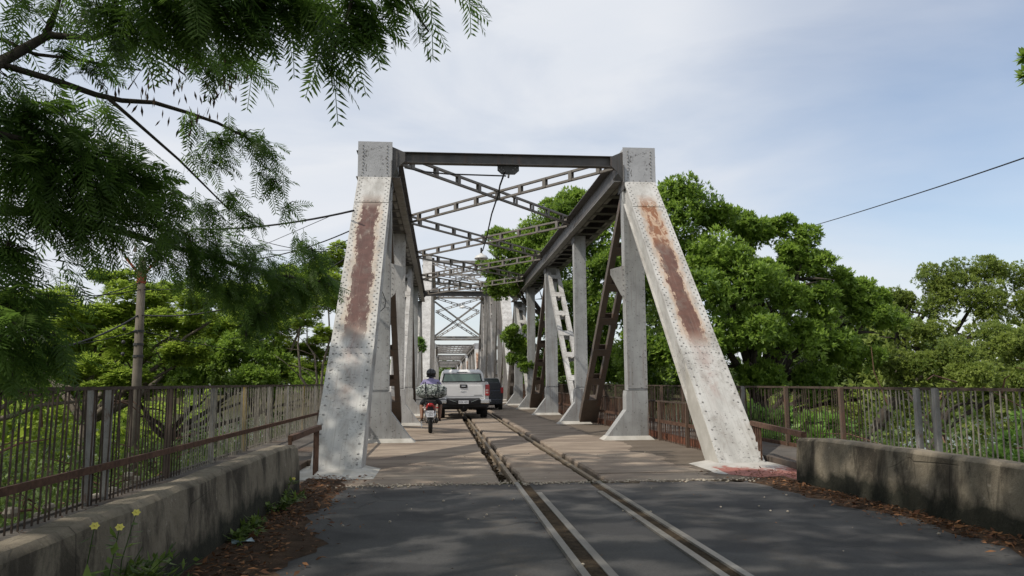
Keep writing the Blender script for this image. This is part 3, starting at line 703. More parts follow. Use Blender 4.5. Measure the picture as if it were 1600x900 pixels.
def low_span(name, label, y0, detail, group=None, xoff=0.0):
    t = thing(name, label, 'bridge', (XC + xoff, y0, 0), group)
    Ln = 38.3; nodes = [5.85, 12.5, 19.2, 25.8, 32.45]; zc = 5.93; W2 = HW + PW / 2
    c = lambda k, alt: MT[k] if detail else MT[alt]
    for s in (-1, 1):
        lm = MT['end_left'] if s < 0 else MT['end_right']
        end_post(t, s, (s * W2, .12, .03), (s * W2, 5.62, 5.93), lm, detail)
        end_post(t, s, (s * W2, Ln, .10), (s * W2, Ln - 5.62, 5.93), c('member_old', 'far'), False)
        # box head
        m = MB(); m.box(-PW / 2 - .015, PW / 2 + .015, -.016, 0, -.41, .41); m.box(-PW / 2, PW / 2, 0, .45, -.40, .395)
        o = m.build('post_head', MT['box'], t, Matrix.Translation((s * W2, 5.60, 6.30)))
        if detail:
            m = MB()
            for i in range(9):
                for q in (-1, 1): m.rivet((q * .27, -.017, -.31 + i * .078), (0, -1, 0), .018)
            for i in range(5): m.rivet((-.3 + i * .15, -.017, -.385), (0, -1, 0), .015)
            m.build('rivets', MT['rivet_dark'], o, kind='stuff')
            m = MB(); m.box(-PW / 2 - .01, PW / 2 + .01, -.03, .02, -.46, -.412); m.build('joint_strip', MT['end_left'], o)
        top_chord(t, s, s * HW, 5.75, zc, 32.7, zc, detail, c('chord', 'far'), c('chord_edge', 'far'))
        # plinth under the end post
        for (yy, sg) in ((0, 1), (Ln, -1)):
            m = MB(); xi, xo = s * (HW - .0), s * (HW + PW); xi2, xo2 = s * (HW - .33), s * (HW + PW + .40)
            if s < 0: xi2 = s * (HW - .24)
            fy = 1.6 if (s > 0 and sg > 0) else .66
            ring0 = [(xi2, yy - sg * .66, 0), (s * (HW + .42), yy - sg * fy, 0), (xo2, yy - sg * .7, 0), (xo2, yy + sg * .75, 0), (xi2, yy + sg * .62, 0)]
            ring1 = [(xi - s * .02, yy + sg * .04, .055), (s * (HW + .42), yy + sg * .04, .055), (xo + s * .05, yy + sg * .04, .055), (xo + s * .05, yy + sg * .68, .055), (xi - s * .02, yy + sg * .6, .055)]
            m.loft([ring0, ring1]); m.build('plinth', MT['pad_red'] if s > 0 and detail and yy == 0 else MT['pad'], t)
        mats = ['member', 'member', 'member', 'member', 'member'] if s > 0 else ['member', 'member_old', 'member_old', 'member', 'member']
        for i, y in enumerate(nodes):
            vertical(t, s, y, zc - .0, (.45, .37, .45, .37, .45)[i], detail and i < 4, c(mats[i], 'far'))
            m = MB(); m.box(min(s * (HW - .012), s * (HW - .002)), max(s * (HW - .012), s * (HW - .002)), y - .32, y + .32, zc - .22, zc + .35); m.build('chord_gusset', c('chord', 'far'), t)
        xm = s * (HW + .30)
        dm = lambda k: c(k, 'far')
        tops = [0, 2, 4]; pairs = [(0, 1, 'member_shaded'), (2, 1, 'member_old'), (2, 3, 'member_shaded'), (4, 3, 'member_old')]
        for a, b, k in pairs:
            sg = 1 if nodes[b] > nodes[a] else -1
            ladder(t, (xm, nodes[a] + sg * .10, zc - .12), (xm, nodes[b] - sg * .42, .15), .52, .15, .18, dm(k), 'diagonal', 1.1, detail)
            if detail:   # solid foot of the diagonal
                p0 = Vector((xm, nodes[a] + sg * .10, zc - .12)); p1 = Vector((xm, nodes[b] - sg * .42, .15)); d = (p1 - p0).normalized()
                m = MB(); m.bar(p1 - d * 1.0, p1, .54, .21); m.build('diagonal_foot', dm(k), t)
        if detail:
            y = nodes[0]; m = MB(); m.prism([(s * HW, 3.95), (s * HW, 3.15), (s * (HW - .10), 3.25), (s * (HW - .34), 3.72), (s * (HW - .34), 3.85)], 'y', y - .155, y - .135); o = m.build('side_gusset', c('member_old', 'far'), t)
            m = MB()
            for i in range(6): m.rivet((s * (HW - .05), y - .157, 3.25 + i * .12), (0, -1, 0), .014)
            m.build('rivets', MT['rivet'], o, kind='stuff')
        # lower chord beneath the deck edge
        m = MB(); m.box(min(s * HW, s * (HW + PW)), max(s * HW, s * (HW + PW)), .2, Ln - .2, -.95, -.34); m.build('bottom_chord', c('chord', 'far'), t)
    # portal struts at both ends
    for (y, sg) in ((5.75, 1), (32.55, -1)):
        m = MB(); m.box(-HW + .0, HW - .0, y - .012, y + .012, 6.28, 6.50); m.box(-HW, HW, y - .09, y + .09, 6.502, 6.516); m.box(-HW, HW, y - .09, y + .09, 6.264, 6.278)
        m.build('portal_strut', c('chord', 'far'), t)
        for s in (-1, 1):
            m = MB(); m.prism([(s * HW, 6.62), (s * (HW - .30), 6.49), (s * (HW - .30), 6.29), (s * (HW - .12), 6.12), (s * HW, 5.98)], 'y', y - .11, y - .094); m.build('portal_gusset', c('chord', 'far'), t)
            if detail and sg > 0:
                m = MB(); m.prism([(s * HW, 6.62), (s * (HW - .13), 6.5), (s * (HW - .13), 6.1), (s * HW, 5.9)], 'y', y - .13, y + .4); m.build('portal_bracket', c('chord', 'far'), t)
    if detail:
        y = 5.75; m = MB()
        m.prism([(-.26, 6.262), (.24, 6.262), (.24, 6.14), (.14, 6.05), (-.16, 6.05), (-.26, 6.14)], 'y', y - .012, y + .012)
        o = m.build('hanger_plate', MT['dark'], t)
        m = MB()
        for q in (-.17, .15):
            for a in range(4): m.rivet((q + .05 * math.cos(a * 1.57), y - .0125, 6.16 + .05 * math.sin(a * 1.57)), (0, -1, 0), .014)
        m.build('rivets', MT['chord_edge'], o, kind='stuff')
        m = MB(); m.tube([(0.0, y, 6.06), (-.01, y - .02, 5.97)], .025, 6); m.build('hook', MT['dark'], o)
    if not detail:
        for y in nodes[1:-1]:
            m = MB(); m.box(-HW, HW, y - .08, y + .08, 6.3, 6.5); m.build('top_strut', MT['far'], t)
    for a, b in zip(nodes[:-1], nodes[1:]): lateral_cell(t, a, b, 6.42, detail, c('lateral', 'far'))
    # floor beams
    for i, y in enumerate([0.6] + nodes + [Ln - .6]):
        m = MB(); m.box(-HW - .3, HW + .3, y - .1, y + .1, -.95, -.33); m.build('floor_beam', c('chord', 'far'), t)
    return t

span1 = low_span('truss_span', 'nearest steel truss span with two rust streaked white end posts and rivets', Y0, True)

def tall_span(name, label, y0, xoff=0.0):
    t = thing(name, label, 'bridge', (XC + xoff, y0, 0)); F = MT['far']
    nodes = [11.2, 17.7, 24.2, 30.7, 37.2]; Ln = 48.4; H = 11.2; W2 = HW + PW / 2
    for s in (-1, 1):
        end_post(t, s, (s * W2, 0, .1), (s * W2, 11.0, H), MT['member_old'], False, wd=PW)
        end_post(t, s, (s * W2, Ln, .1), (s * W2, Ln - 11.0, H), F, False)
        m = MB(); m.box(-PW / 2, PW / 2, 0, .5, -.45, .4); m.build('post_head', MT['member_old'], t, Matrix.Translation((s * W2, 10.9, H)))
        top_chord(t, s, s * HW, 11.0, H - .4, Ln - 11.0, H - .4, False, F, F)
        for y in nodes: vertical(t, s, y, H - .4, .4, False, F)
        for y in (5.6, Ln - 5.6): vertical(t, s, y, 5.2, .36, False, F)
        for a, b in ((0, 1), (2, 1), (2, 3), (4, 3)):
            ladder(t, (s * (HW + .3), nodes[a], H - .5), (s * (HW + .3), nodes[b], .2), .5, .16, .18, F, 'diagonal', 1.3, False)
        for (ya, yb) in ((5.6, nodes[0]), (Ln - 5.6, nodes[-1])):
            ladder(t, (s * (HW + .3), ya, 5.4), (s * (HW + .3), yb, .2), .4, .14, .15, F, 'sub_diagonal', 1.3, False)
        m = MB(); m.box(min(s * HW, s * (HW + PW)), max(s * HW, s * (HW + PW)), .2, Ln - .2, -.95, -.34); m.build('bottom_chord', F, t)
    for y, z in ((11.0, H), (Ln - 11.0, H), (8.0, 8.3), (Ln - 6.4, 6.6)):
        m = MB(); m.box(-HW, HW, y - .08, y + .08, z - .22, z); m.build('portal_strut', F, t)
    def incl(ya, za, yb, zb):        # lattice cross in the sloping portal plane
        for q in (-1, 1): ladder(t, (-2.55 * q, ya, za + q * .03), (2.55 * q, yb, zb + q * .03), .26, .07, .09, F, 'portal_brace', .7, False, side=(0, 0, 1), bl=.06)
    incl(10.8, H - .3, 8.1, 8.4); incl(Ln - 9.6, 9.6, Ln - 6.5, 6.7); incl(Ln - 11.2, H - .2, Ln - 9.7, 9.6)
    y = nodes[-1]
    m = MB(); m.box(-HW, HW, y - .07, y + .07, 6.35, 6.6); m.build('sway_strut', F, t)
    for q in (-1, 1):
        m = MB(); m.bar((-HW * q, y + q * .05, 6.6), (HW * q, y + q * .05, H - .6), .08, .20, side=(0, 1, 0)); m.build('sway_brace', F, t)
    m = MB(); m.box(-.2, .2, y - .1, y + .1, 8.45, 8.8); m.build('sway_gusset', F, t)
    for a, b in zip(nodes[:-1], nodes[1:]): lateral_cell(t, a, b, H - .15, False, F)
    for y in nodes[1:-1]:
        m = MB(); m.box(-HW, HW, y - .06, y + .06, H - .3, H - .12); m.build('top_strut', F, t)
    return t
tall_span('tall_truss_span', 'tall truss span behind the nearest one, rising above its top bracing', 50.6, .35)
far0 = low_span('far_truss_span', 'first low truss span beyond the tall one', 99.6, False, 'far low truss spans', .35)
nm_ = ['second low truss span beyond the tall one', 'third low truss span beyond the tall one', 'farthest truss span of the bridge']
for i in range(3):
    c = copy_tree(far0); c.location = (XC + .35, 99.6 + 38.9 * (i + 1), 0); c['label'] = nm_[i]
for i, y in enumerate((11.6, 50.1, 99.3, 138.3, 177.2, 216.1, 255)):
    m = MB()
    z0 = -9; m.loft([[(-3.2, y - 1.3, z0), (6.3, y - 1.3, z0), (6.3, y + 1.3, z0), (-3.2, y + 1.3, z0)], [(-2.3, y - .8, -1.3), (5.3, y - .8, -1.3), (5.3, y + .8, -1.3), (-2.3, y + .8, -1.3)]])
    m.box(-2.6, 5.6, y - 1, y + 1, -1.298, -.96)
    tag(m.build('bridge_pier', MT['polecon']), ['concrete abutment under the foot of the first end posts', 'first concrete pier, under the end of the nearest span', 'second concrete pier, past the tall span', 'third concrete pier in the river', 'fourth concrete pier in the river', 'fifth concrete pier in the river', 'last concrete pier near the far bank'][i], 'pier', 'piers under the bridge')

# ------------------------------------------------------------------ lamps and cables on the bridge
def street_lamp(p, label):
    t = thing('hanging_lamp', label, 'lamp', p, 'lamps hung from the top bracing')
    m = MB(); k = 14
    prof = [(.05, .10), (.07, .06), (.11, .045), (.20, .0), (.245, -.07), (.25, -.11), (.235, -.11), (.16, -.03), (.03, .0)]
    m.loft([[(r_ * math.cos(2 * math.pi * j / k), r_ * math.sin(2 * math.pi * j / k), z) for j in range(k)] for r_, z in prof]); m.build('lamp_shade', MT['lamp'], t, smooth=True)
    m = MB(); m.tube([(0, 0, .08), (0, 0, .30)], .035, 8); m.build('lamp_stem', MT['dark'], t)
    m = MB(); m.sphere((0, 0, -.06), (.07, .07, .10), 10, 6); m.build('bulb', MT['milk'], t, smooth=True)
MT['lamp'] = simple('lamp_enamel', (.62, .62, .60), .4, 0, .1)
MT['milk'] = simple('milky_glass', (.7, .7, .68), .2, 0, .05)
street_lamp(at(752, 400, Y=27.2) - Vector((0, 0, .0)), 'pale round hanging lamp under the second cross of the top bracing')
street_lamp(at(723, 479, Y=57), 'small far hanging lamp beyond the nearest span')
def cable(name, label, pts, rad, sag=0.0, group=None, cat='cable'):
    P = []
    for a, b in zip(pts[:-1], pts[1:]):
        n = 14
        for i in range(n + (b is pts[-1])):
            f = i / n; p = Vector(a).lerp(Vector(b), f); p.z -= sag * 4 * f * (1 - f); P.append(p)
    m = MB(); m.tube(P, rad, 5); return tag(m.build(name, MT['cable'], smooth=True), label, cat, group)
hp = at(789, 268, Y=16.95)
cable('lamp_cable', 'thick black cable drooping from the portal plate down to the lamp', [hp, at(781, 290, Y=17.6), at(779, 302, Y=18.5), at(768, 335, Y=21), at(760, 372, Y=24), at(754, 392, Y=27.2)], .022)
cable('portal_cable', 'straight black cable running under the left half of the portal strut', [at(632, 262, Y=16.9), at(660, 268, Y=16.85), at(700, 272, Y=16.82), at(791, 275, Y=16.8)], .018)
cable('post_cable', 'thin cable curling down inside the left end post', [at(596, 452, Y=15.2, ), at(603, 470, Y=15.4), at(601, 480, Y=15.4), at(594, 487, Y=15.2)], .008)
wires = [
    ('thick black cable reaching the left end post above the mimosa tips', (300, 358, 19), (553, 329, 15.5), .022, .12),
    ('slack cable sloping up to the left end post below the thick one', (395, 405, 20), (548, 360, 16.2), .014, .10),
    ('thin wire hanging low towards the left end post', (393, 371, 20), (520, 394, 16.5), .009, .08),
    ('faint wire crossing up from the feathery trees to the end post', (400, 388, 20), (520, 336, 16), .007, .0),
    ('level wire just above the feathery tree tops', (370, 391, 20), (545, 388, 16.5), .007, .02),
    ('upper wire from the pole off to the left edge', (-60, 497, 13), (222, 440, 20), .012, .15),
    ('black wire from the left edge over the pole head', (-60, 440, 13), (222, 452, 20), .012, .2),
    ('heavy bundled cable crossing the pole at mid height', (-80, 560, 12), (217, 492, 20), .022, .30),
    ('heavy bundled cable running on from the pole towards the bridge', (217, 492, 20), (548, 400, 17), .020, .45),
    ('lowest wire on the pole running to the left edge', (-60, 548, 13), (216, 516, 20), .012, .15),
    ('wire from the pole crosspiece to the far trees', (216, 516, 20), (510, 560, 60), .012, .3),
    ('thin wire from the pole head to the bridge', (222, 452, 20), (550, 372, 17), .010, .35)]
for lab, a, b, rd, sg in wires: cable('overhead_wire', lab, [at(a[0], a[1], Y=a[2]), at(b[0], b[1], Y=b[2])], rd, sg, 'overhead wires on the left', 'wire')
cable('overhead_wire', 'single black wire sloping up from the right tree crown into open sky', [at(1255, 357, Y=34), at(1400, 313, Y=22), at(1660, 226, Y=13)], .017, .02, None, 'wire')

# utility pole
pb = at(205, 790, Y=20); pt = at(223, 402, Y=20); pb.z = -2.9
t = thing('utility_pole', 'leaning grey concrete utility pole behind the left railing', 'pole', pb)
b = Matrix.Translation(-pb); m = MB(); m.tube([pb, pb.lerp(pt, .5), pt], [.135, .115, .09], 10); m.build('pole_shaft', MT['polecon'], t, b, smooth=True)
for f, nm in ((.745, 'insulator_rack'), (.70, 'insulator_rack'), (.66, 'insulator_rack')):
    c = pb.lerp(pt, f); m = MB(); m.tube([c + Vector((0, 0, -.03)), c + Vector((0, 0, .03))], .125, 10); m.bar(c + Vector((-.32, -.1, 0)), c + Vector((.1, -.1, 0)), .05, .05)
    m.sphere(c + Vector((-.33, -.1, .05)), .05, 8, 5); m.build(nm, MT['dark'], t, b)
c = pb.lerp(pt, .93); m = MB(); m.tube([c + Vector((0, 0, -.16)), c + Vector((0, 0, .16))], [.115, .115], 8)
m.bar(c, c + Vector((-.4, -.05, .5)), .05, .05); m.bar(c, c + Vector((.4, -.05, .5)), .05, .05); m.build('red_bracket', simple('red_oxide_paint', (.30, .07, .04), .8), t, b)
m = MB(); c = pb.lerp(pt, 1); m.bar(c + Vector((-.5, -.1, .1)), c + Vector((.5, -.1, .1)), .08, .08)
for q in (-.45, -.15, .15, .45): m.tube([c + Vector((q, -.1, .12)), c + Vector((q, -.1, .28))], [.045, .03], 7)
m.build('crossarm', MT['polecon'], t, b)

# ------------------------------------------------------------------ vehicles
MT['white_car'] = simple('white_car_paint', (.68, .68, .675), .28, 0, .05, 3, .5)
MT['car_dark'] = simple('dark_blue_car_paint', (.010, .014, .024), .2, 0, .1, 3, .6)
MT['red_lens'] = simple('red_lens', (.36, .008, .010), .15, 0, .1, 20, .7)
MT['amber_lens'] = simple('clear_lens', (.55, .40, .36), .15, 0, .1, 20, .7)
MT['plate'] = simple('plate_white', (.62, .63, .66), .4, 0, .05)
MT['plate_blue'] = simple('plate_blue', (.05, .08, .25), .4, 0, .05)
MT['ink'] = simple('plate_ink', (.03, .03, .04), .6, 0, .05)
MT['rim'] = simple('grey_rim', (.35, .35, .36), .35, .6, .1)
def text_mesh(s, size, depth, mat, parent, M_, name='plate_lettering'):
    cu = bpy.data.curves.new(name, 'FONT'); cu.body = s; cu.size = size; cu.extrude = depth; cu.align_x = 'CENTER'; cu.align_y = 'CENTER'
    o = bpy.data.objects.new(name, cu); COL.objects.link(o); dg = bpy.context.evaluated_depsgraph_get()
    me = bpy.data.meshes.new_from_object(o.evaluated_get(dg)); bpy.data.objects.remove(o); me.materials.clear(); me.materials.append(mat)
    return link(name, me, parent, M_)
FACE = Matrix.Rotation(R(90), 4, 'X')          # text upright, read from -Y
def plate(parent, x, y, z, wd, h, rows, sz, tilt=0.0):
    Mx = Matrix.Translation((x, y, z)) @ Matrix.Rotation(tilt, 4, 'X')
    m = MB(); m.box(-wd / 2, wd / 2, -.006, .006, -h / 2, h / 2); p = m.build('number_plate', MT['plate'], parent, Mx, bevel=.003)
    for i, r_ in enumerate(rows):
        text_mesh(r_, sz, .001, MT['ink'], p, Matrix.Translation((0, -.0075, (len(rows) - 1) * sz * .42 - i * sz * .84)) @ FACE)
def wheel(parent, x, y, r_, wd, sgn):
    Mx = Matrix.Translation((x, y, r_)); m = MB(); k = 24
    pr = [(r_ * .62, -wd / 2), (r_ * .93, -wd / 2), (r_ * .99, -wd * .36), (r_, -wd * .15), (r_, wd * .15), (r_ * .99, wd * .36), (r_ * .93, wd / 2), (r_ * .62, wd / 2)]
    m.loft([[(u, a * math.cos(2 * math.pi * j / k), a * math.sin(2 * math.pi * j / k)) for j in range(k)] for a, u in pr], cap=False)
    o = m.build('wheel', MT['tyre'], parent, Mx, smooth=True)
    m = MB(); pr = [(r_ * .62, -wd * .4), (r_ * .5, sgn * wd * .1), (r_ * .16, sgn * wd * .2), (.02, sgn * wd * .22)]
    m.loft([[(u, a * math.cos(2 * math.pi * j / k), a * math.sin(2 * math.pi * j / k)) for j in range(k)] for a, u in pr]); m.build('rim', MT['rim'], o, smooth=True)
    return o

# pickup, origin under the middle of the rear bumper, nose towards +Y
tr = thing('pickup_truck', 'white pickup truck seen from behind with black bumper on the left lane', 'truck', (.80, 27.55, 0))
Wt = .925
def section(y, ws, zs):  # closed ring in the XZ plane from half-widths at heights
    pts = [(w_, y, z) for w_, z in zip(ws, zs)]; return pts + [(-w_, y, z) for w_, z in reversed(list(zip(ws, zs)))]
def side_shell(m, ys):
    rings = [section(y, ws, zs) for y, ws, zs in ys]; m.loft(rings)
m = MB(); zs = (.52, .62, .82, 1.02, 1.22, 1.30)
# bed: two side walls with a thickness, floor and headboard, then doors and bonnet as one shell
for q in (-1, 1):
    rings = []
    for y, e in ((.10, .02), (.16, 0), (.62, 0), (.75, .0), (1.6, 0), (1.74, 0)):
        flare = .0
        rings.append([(q * (Wt - .06 - e), y, .60), (q * (Wt - .015 - e), y, .70), (q * (Wt - e), y, .95), (q * (Wt - .01 - e), y, 1.20), (q * (Wt - .04 - e), y, 1.305), (q * (Wt - .13 - e), y, 1.30), (q * (Wt - .13 - e), y, .70)])
    m.loft(rings)
m.box(-.82, .82, .12, 1.74, .62, .70); m.box(-.82, .82, 1.66, 1.74, .62, 1.30)
m.build('bed', MT['white_car'], tr, smooth=False, bevel=.012)
m = MB(); side_shell(m, [(1.76, (.84, .90, .925, .925, .90, .86), (.45, .60, .85, 1.05, 1.20, 1.24)), (3.9, (.84, .90, .925, .925, .90, .86), (.45, .60, .85, 1.05, 1.18, 1.20)), (4.9, (.80, .88, .90, .88, .82, .72), (.5, .6, .8, .95, 1.06, 1.08)), (5.3, (.72, .80, .82, .80, .74, .64), (.55, .6, .8, .88, .95, .97))])
m.build('body', MT['white_car'], tr, bevel=.03)
m = MB()   # cab
side_shell(m, [(1.80, (.87, .865, .80, .70), (1.19, 1.28, 1.62, 1.70)), (1.98, (.87, .865, .76, .66), (1.19, 1.28, 1.72, 1.79)), (3.1, (.87, .865, .76, .66), (1.19, 1.28, 1.73, 1.80)), (3.95, (.86, .84, .80, .70), (1.19, 1.22, 1.24, 1.25))])
m.build('cab', MT['white_car'], tr, bevel=.02)
def glass_quad(nm, pts, parent, thick=.012, mat=None):
    a = [Vector(p) for p in pts]; n = (a[1] - a[0]).cross(a[2] - a[0]).normalized() * thick
    m = MB(); m.loft([[tuple(p) for p in a], [tuple(p + n) for p in a]]); return m.build(nm, mat or MT['glass'], parent)
MT['glass_green'] = NT('greenish_window_glass').fin((.10, .17, .14), .08, 0, 1.0)
# rear window frame and glass follow the slope of the cab back: (y,z) 1.80,1.28 -> 1.98,1.72
def cb(z): return 1.80 + .0 if z < 1.3 else 1.80 + (z - 1.62) * (0.0 if z < 1.62 else 1.8)
glass_quad('window_seal', [(-.775, 1.792, 1.315), (.775, 1.792, 1.315), (.70, 1.792, 1.635), (-.70, 1.792, 1.635)], tr, .008, MT['black'])
glass_quad('rear_window', [(-.72, 1.782, 1.345), (.72, 1.782, 1.345), (.66, 1.782, 1.612), (-.66, 1.782, 1.612)], tr, .008, MT['glass_green'])
m = MB(); m.box(-.20, .20, 1.80, 1.84, 1.665, 1.70); m.build('brake_light', MT['dark'], tr)
for q in (-1, 1):
    glass_quad('side_window', [(q * .872, 2.1, 1.28), (q * .872, 2.9, 1.28), (q * .782, 2.9, 1.68), (q * .785, 2.2, 1.68)], tr)
    m = MB(); m.tube([(q * .62, 2.0, 1.80), (q * .62, 2.05, 1.84), (q * .62, 2.95, 1.85), (q * .62, 3.0, 1.81)], .014, 6); m.build('roof_rail', MT['black'], tr)
    m = MB(); m.box(min(q * .90, q * 1.08), max(q * .90, q * 1.08), 3.45, 3.55, 1.16, 1.32); m.build('door_mirror', MT['white_car'], tr, bevel=.03)
    m = MB(); x0, x1 = sorted((q * .785, q * .935)); m.box(x0, x1, -.005, .15, .82, 1.22); o = m.build('tail_light', MT['red_lens'], tr, bevel=.02)
    m = MB(); x0, x1 = sorted((q * .80, q * .89)); m.box(x0, x1, -.010, .0, .90, .96); m.box(x0, x1, -.010, .0, .99, 1.05); m.build('reversing_lens', MT['amber_lens'], o, bevel=.004)
    wheel(tr, q * .78, 1.12, .37, .25, q); wheel(tr, q * .78, 4.20, .37, .25, q)
    m = MB(); x0, x1 = sorted((q * .60, q * .93)); m.box(x0, x1, -.13, .12, .545, .70); m.build('bumper_corner', MT['chrome'], tr, bevel=.03)
m = MB(); m.box(-.775, .775, .02, .10, .735, 1.315); m.box(-.70, .70, .008, .022, .80, 1.18); tg = m.build('tailgate', MT['white_car'], tr, bevel=.012)
m = MB(); m.box(-.79, .79, .0, .14, 1.316, 1.338); m.build('tailgate_cap', MT['black'], tg, bevel=.006)
m = MB(); m.box(-.13, .13, -.012, .012, 1.10, 1.225); m.build('handle_recess', MT['black'], tg, bevel=.01)
m = MB(); m.box(-.08, .08, -.030, -.012, 1.14, 1.185); m.build('tailgate_handle', MT['chrome'], tg, bevel=.008)
m = MB(); m.prism([(-.11, .955), (-.035, .955), (-.035, .935), (.035, .935), (.035, .955), (.11, .955), (.10, .985), (.035, .985), (.035, .998), (-.035, .998), (-.035, .985), (-.10, .985)], 'y', .002, .008); m.build('badge', MT['chrome'], tg)
m = MB(); m.box(.38, .66, .003, .008, .835, .85); m.build('badge_strip', MT['dark'], tg)
m = MB(); m.loft([[(-.60, -.12, .50), (-.60, -.14, .70), (-.60, .14, .735), (-.60, .14, .50)], [(-.25, -.16, .50), (-.25, -.17, .66), (-.25, .14, .735), (-.25, .14, .50)], [(.25, -.16, .50), (.25, -.17, .66), (.25, .14, .735), (.25, .14, .50)], [(.60, -.12, .50), (.60, -.14, .70), (.60, .14, .735), (.60, .14, .50)]])
m.box(-.90, .90, -.08, .14, .42, .55); bp = m.build('bumper', MT['black'], tr, bevel=.02)
for q in (-1, 1):
    m = MB(); m.bar((q * .27, -.165, .60), (q * .50, -.15, .69), .01, .045); m.build('bumper_trim', MT['chrome'], bp)
m = MB(); m.box(-.86, .86, .3, 1.0, .36, .46); m.box(-.55, .55, .5, 4.8, .34, .56); m.build('chassis', MT['black'], tr)
m = MB(); m.prism([(-.20, .42), (.20, .42), (.05, .30), (-.05, .30)], 'y', .0, .12); m.tube([(0, -.12, .38), (0, .1, .36)], .03, 8); m.sphere((0, -.13, .42), .035, 8, 6); m.build('tow_hitch', MT['black'], tr)
m = MB(); m.tube([(-.75, 1.12, .37), (.75, 1.12, .37)], .06, 8); m.sphere((.05, 1.12, .36), .15, 10, 6); m.build('rear_axle', MT['black'], tr)
plate(tr, 0, -.178, .60, .36, .115, ['ROL 4I91'], .085)

# dark hatchback ahead on the right
cr = thing('dark_hatchback', 'dark blue hatchback partly hidden behind the white pickup', 'car', (2.12, 36.4, 0))
m = MB(); side_shell(m, [(.0, (.66, .76, .80, .80, .76), (.25, .35, .60, .85, .93)), (.12, (.72, .80, .83, .83, .79), (.22, .32, .60, .88, .95)), (2.6, (.76, .82, .84, .83, .78), (.20, .30, .60, .90, .97)), (3.5, (.70, .80, .82, .78, .70), (.22, .30, .55, .78, .83)), (3.75, (.60, .72, .74, .70, .60), (.26, .32, .5, .66, .7))])
m.build('body', MT['car_dark'], cr, bevel=.03)
m = MB(); side_shell(m, [(.06, (.77, .75, .70, .62), (.93, 1.0, 1.22, 1.28)), (.34, (.77, .75, .64, .55), (.93, 1.0, 1.43, 1.49)), (1.7, (.77, .76, .65, .56), (.93, 1.0, 1.45, 1.51)), (2.55, (.76, .75, .70, .62), (.93, .96, .98, .99))])
m.build('cabin', MT['car_dark'], cr, bevel=.03)
glass_quad('rear_window', [(-.66, .085, 1.02), (.66, .085, 1.02), (.56, .27, 1.40), (-.56, .27, 1.40)], cr)
for q in (-1, 1):
    glass_quad('side_window', [(q * .765, .5, 1.0), (q * .765, 2.1, 1.0), (q * .66, 1.7, 1.42), (q * .66, .6, 1.42)], cr)
    m = MB(); x0, x1 = sorted((q * .70, q * .83)); m.box(x0, x1, -.01, .2, .78, 1.06); m.build('tail_light', MT['red_lens'], cr, bevel=.02)
    m = MB(); x0, x1 = sorted((q * .84, q * .98)); m.box(x0, x1, 2.0, 2.08, .96, 1.07); m.build('door_mirror', MT['car_dark'], cr, bevel=.03)
    wheel(cr, q * .72, .55, .29, .18, q); wheel(cr, q * .72, 3.0, .29, .18, q)
m = MB(); m.box(-.79, .79, -.06, .10, .26, .52); bp = m.build('bumper', MT['car_dark'], cr, bevel=.04)
plate(cr, .05, -.07, .44, .36, .11, ['PIA 2026'], .08)
m = MB(); m.box(-.3, .1, -.012, .01, .70, .74); m.build('chrome_strip', MT['chrome'], cr)

# ------------------------------------------------------------------ motorcycle, rider and bag
mo = thing('motorcycle', 'small red and black motorcycle seen from behind', 'motorcycle', (-.27, 19.78, 0))
MT['red_plastic'] = simple('red_fairing', (.30, .012, .014), .25, 0, .1, 8, .6)
def mwheel(y, r_, wd, nm='wheel'):
    m = MB(); k = 26; pr = [(r_ * .80, -wd * .4), (r_ * .93, -wd * .5), (r_, -wd * .2), (r_, wd * .2), (r_ * .93, wd * .5), (r_ * .80, wd * .4)]
    m.loft([[(u, a * math.cos(2 * math.pi * j / k), a * math.sin(2 * math.pi * j / k)) for j in range(k)] for a, u in pr] , cap=False)
    o = m.build(nm, MT['tyre'], mo, Matrix.Translation((0, y, r_)), smooth=True)
    m = MB(); m.loft([[(u, a * math.cos(2 * math.pi * j / k), a * math.sin(2 * math.pi * j / k)) for j in range(k)] for a, u in ((r_ * .81, -.02), (r_ * .76, -.015), (r_ * .76, .015), (r_ * .81, .02))], cap=False)
    for j in range(12):
        t = 2 * math.pi * j / 12; m.bar((0, .03 * math.cos(t), .03 * math.sin(t)), (0, r_ * .78 * math.cos(t), r_ * .78 * math.sin(t)), .006, .006)
    m.tube([(-.06, 0, 0), (.06, 0, 0)], .035, 8); m.build('rim', MT['rim'], o)
mwheel(.30, .30, .105); mwheel(1.55, .30, .085)
m = MB(); m.tube([(.075, .30, .30), (.085, .75, .38)], .022, 6); m.tube([(-.075, .30, .30), (-.085, .75, .38)], .022, 6); m.build('swingarm', MT['dark'], mo)
for q in (-1, 1):
    m = MB(); m.tube([(q * .10, .32, .30), (q * .10, .55, .66)], .028, 8); m.tube([(q * .10, .36, .37), (q * .10, .50, .60)], .038, 8); m.build('rear_shock', MT['chrome'], mo, smooth=True)
    m = MB(); m.tube([(q * .08, 1.53, .30), (q * .075, 1.28, .95)], .024, 8); m.build('front_fork', MT['chrome'], mo, smooth=True)
    m = MB(); m.tube([(q * .03, .10, .66), (q * .16, .07, .655)], .008, 6); m.sphere((q * .175, .06, .655), (.032, .025, .025), 8, 6); m.build('indicator', MT['amber_lens'] if q < 0 else MT['red_lens'], mo, smooth=True)
    m = MB(); m.tube([(q * .12, 1.30, 1.02), (q * .20, 1.24, 1.20)], .006, 6); m.sphere((q * .22, 1.23, 1.23), (.055, .012, .038), 10, 6); m.build('mirror', MT['black'], mo, smooth=True)
    m = MB(); m.tube([(q * .12, .75, .32), (q * .27, .75, .30)], .016, 6); m.build('foot_peg', MT['black'], mo)
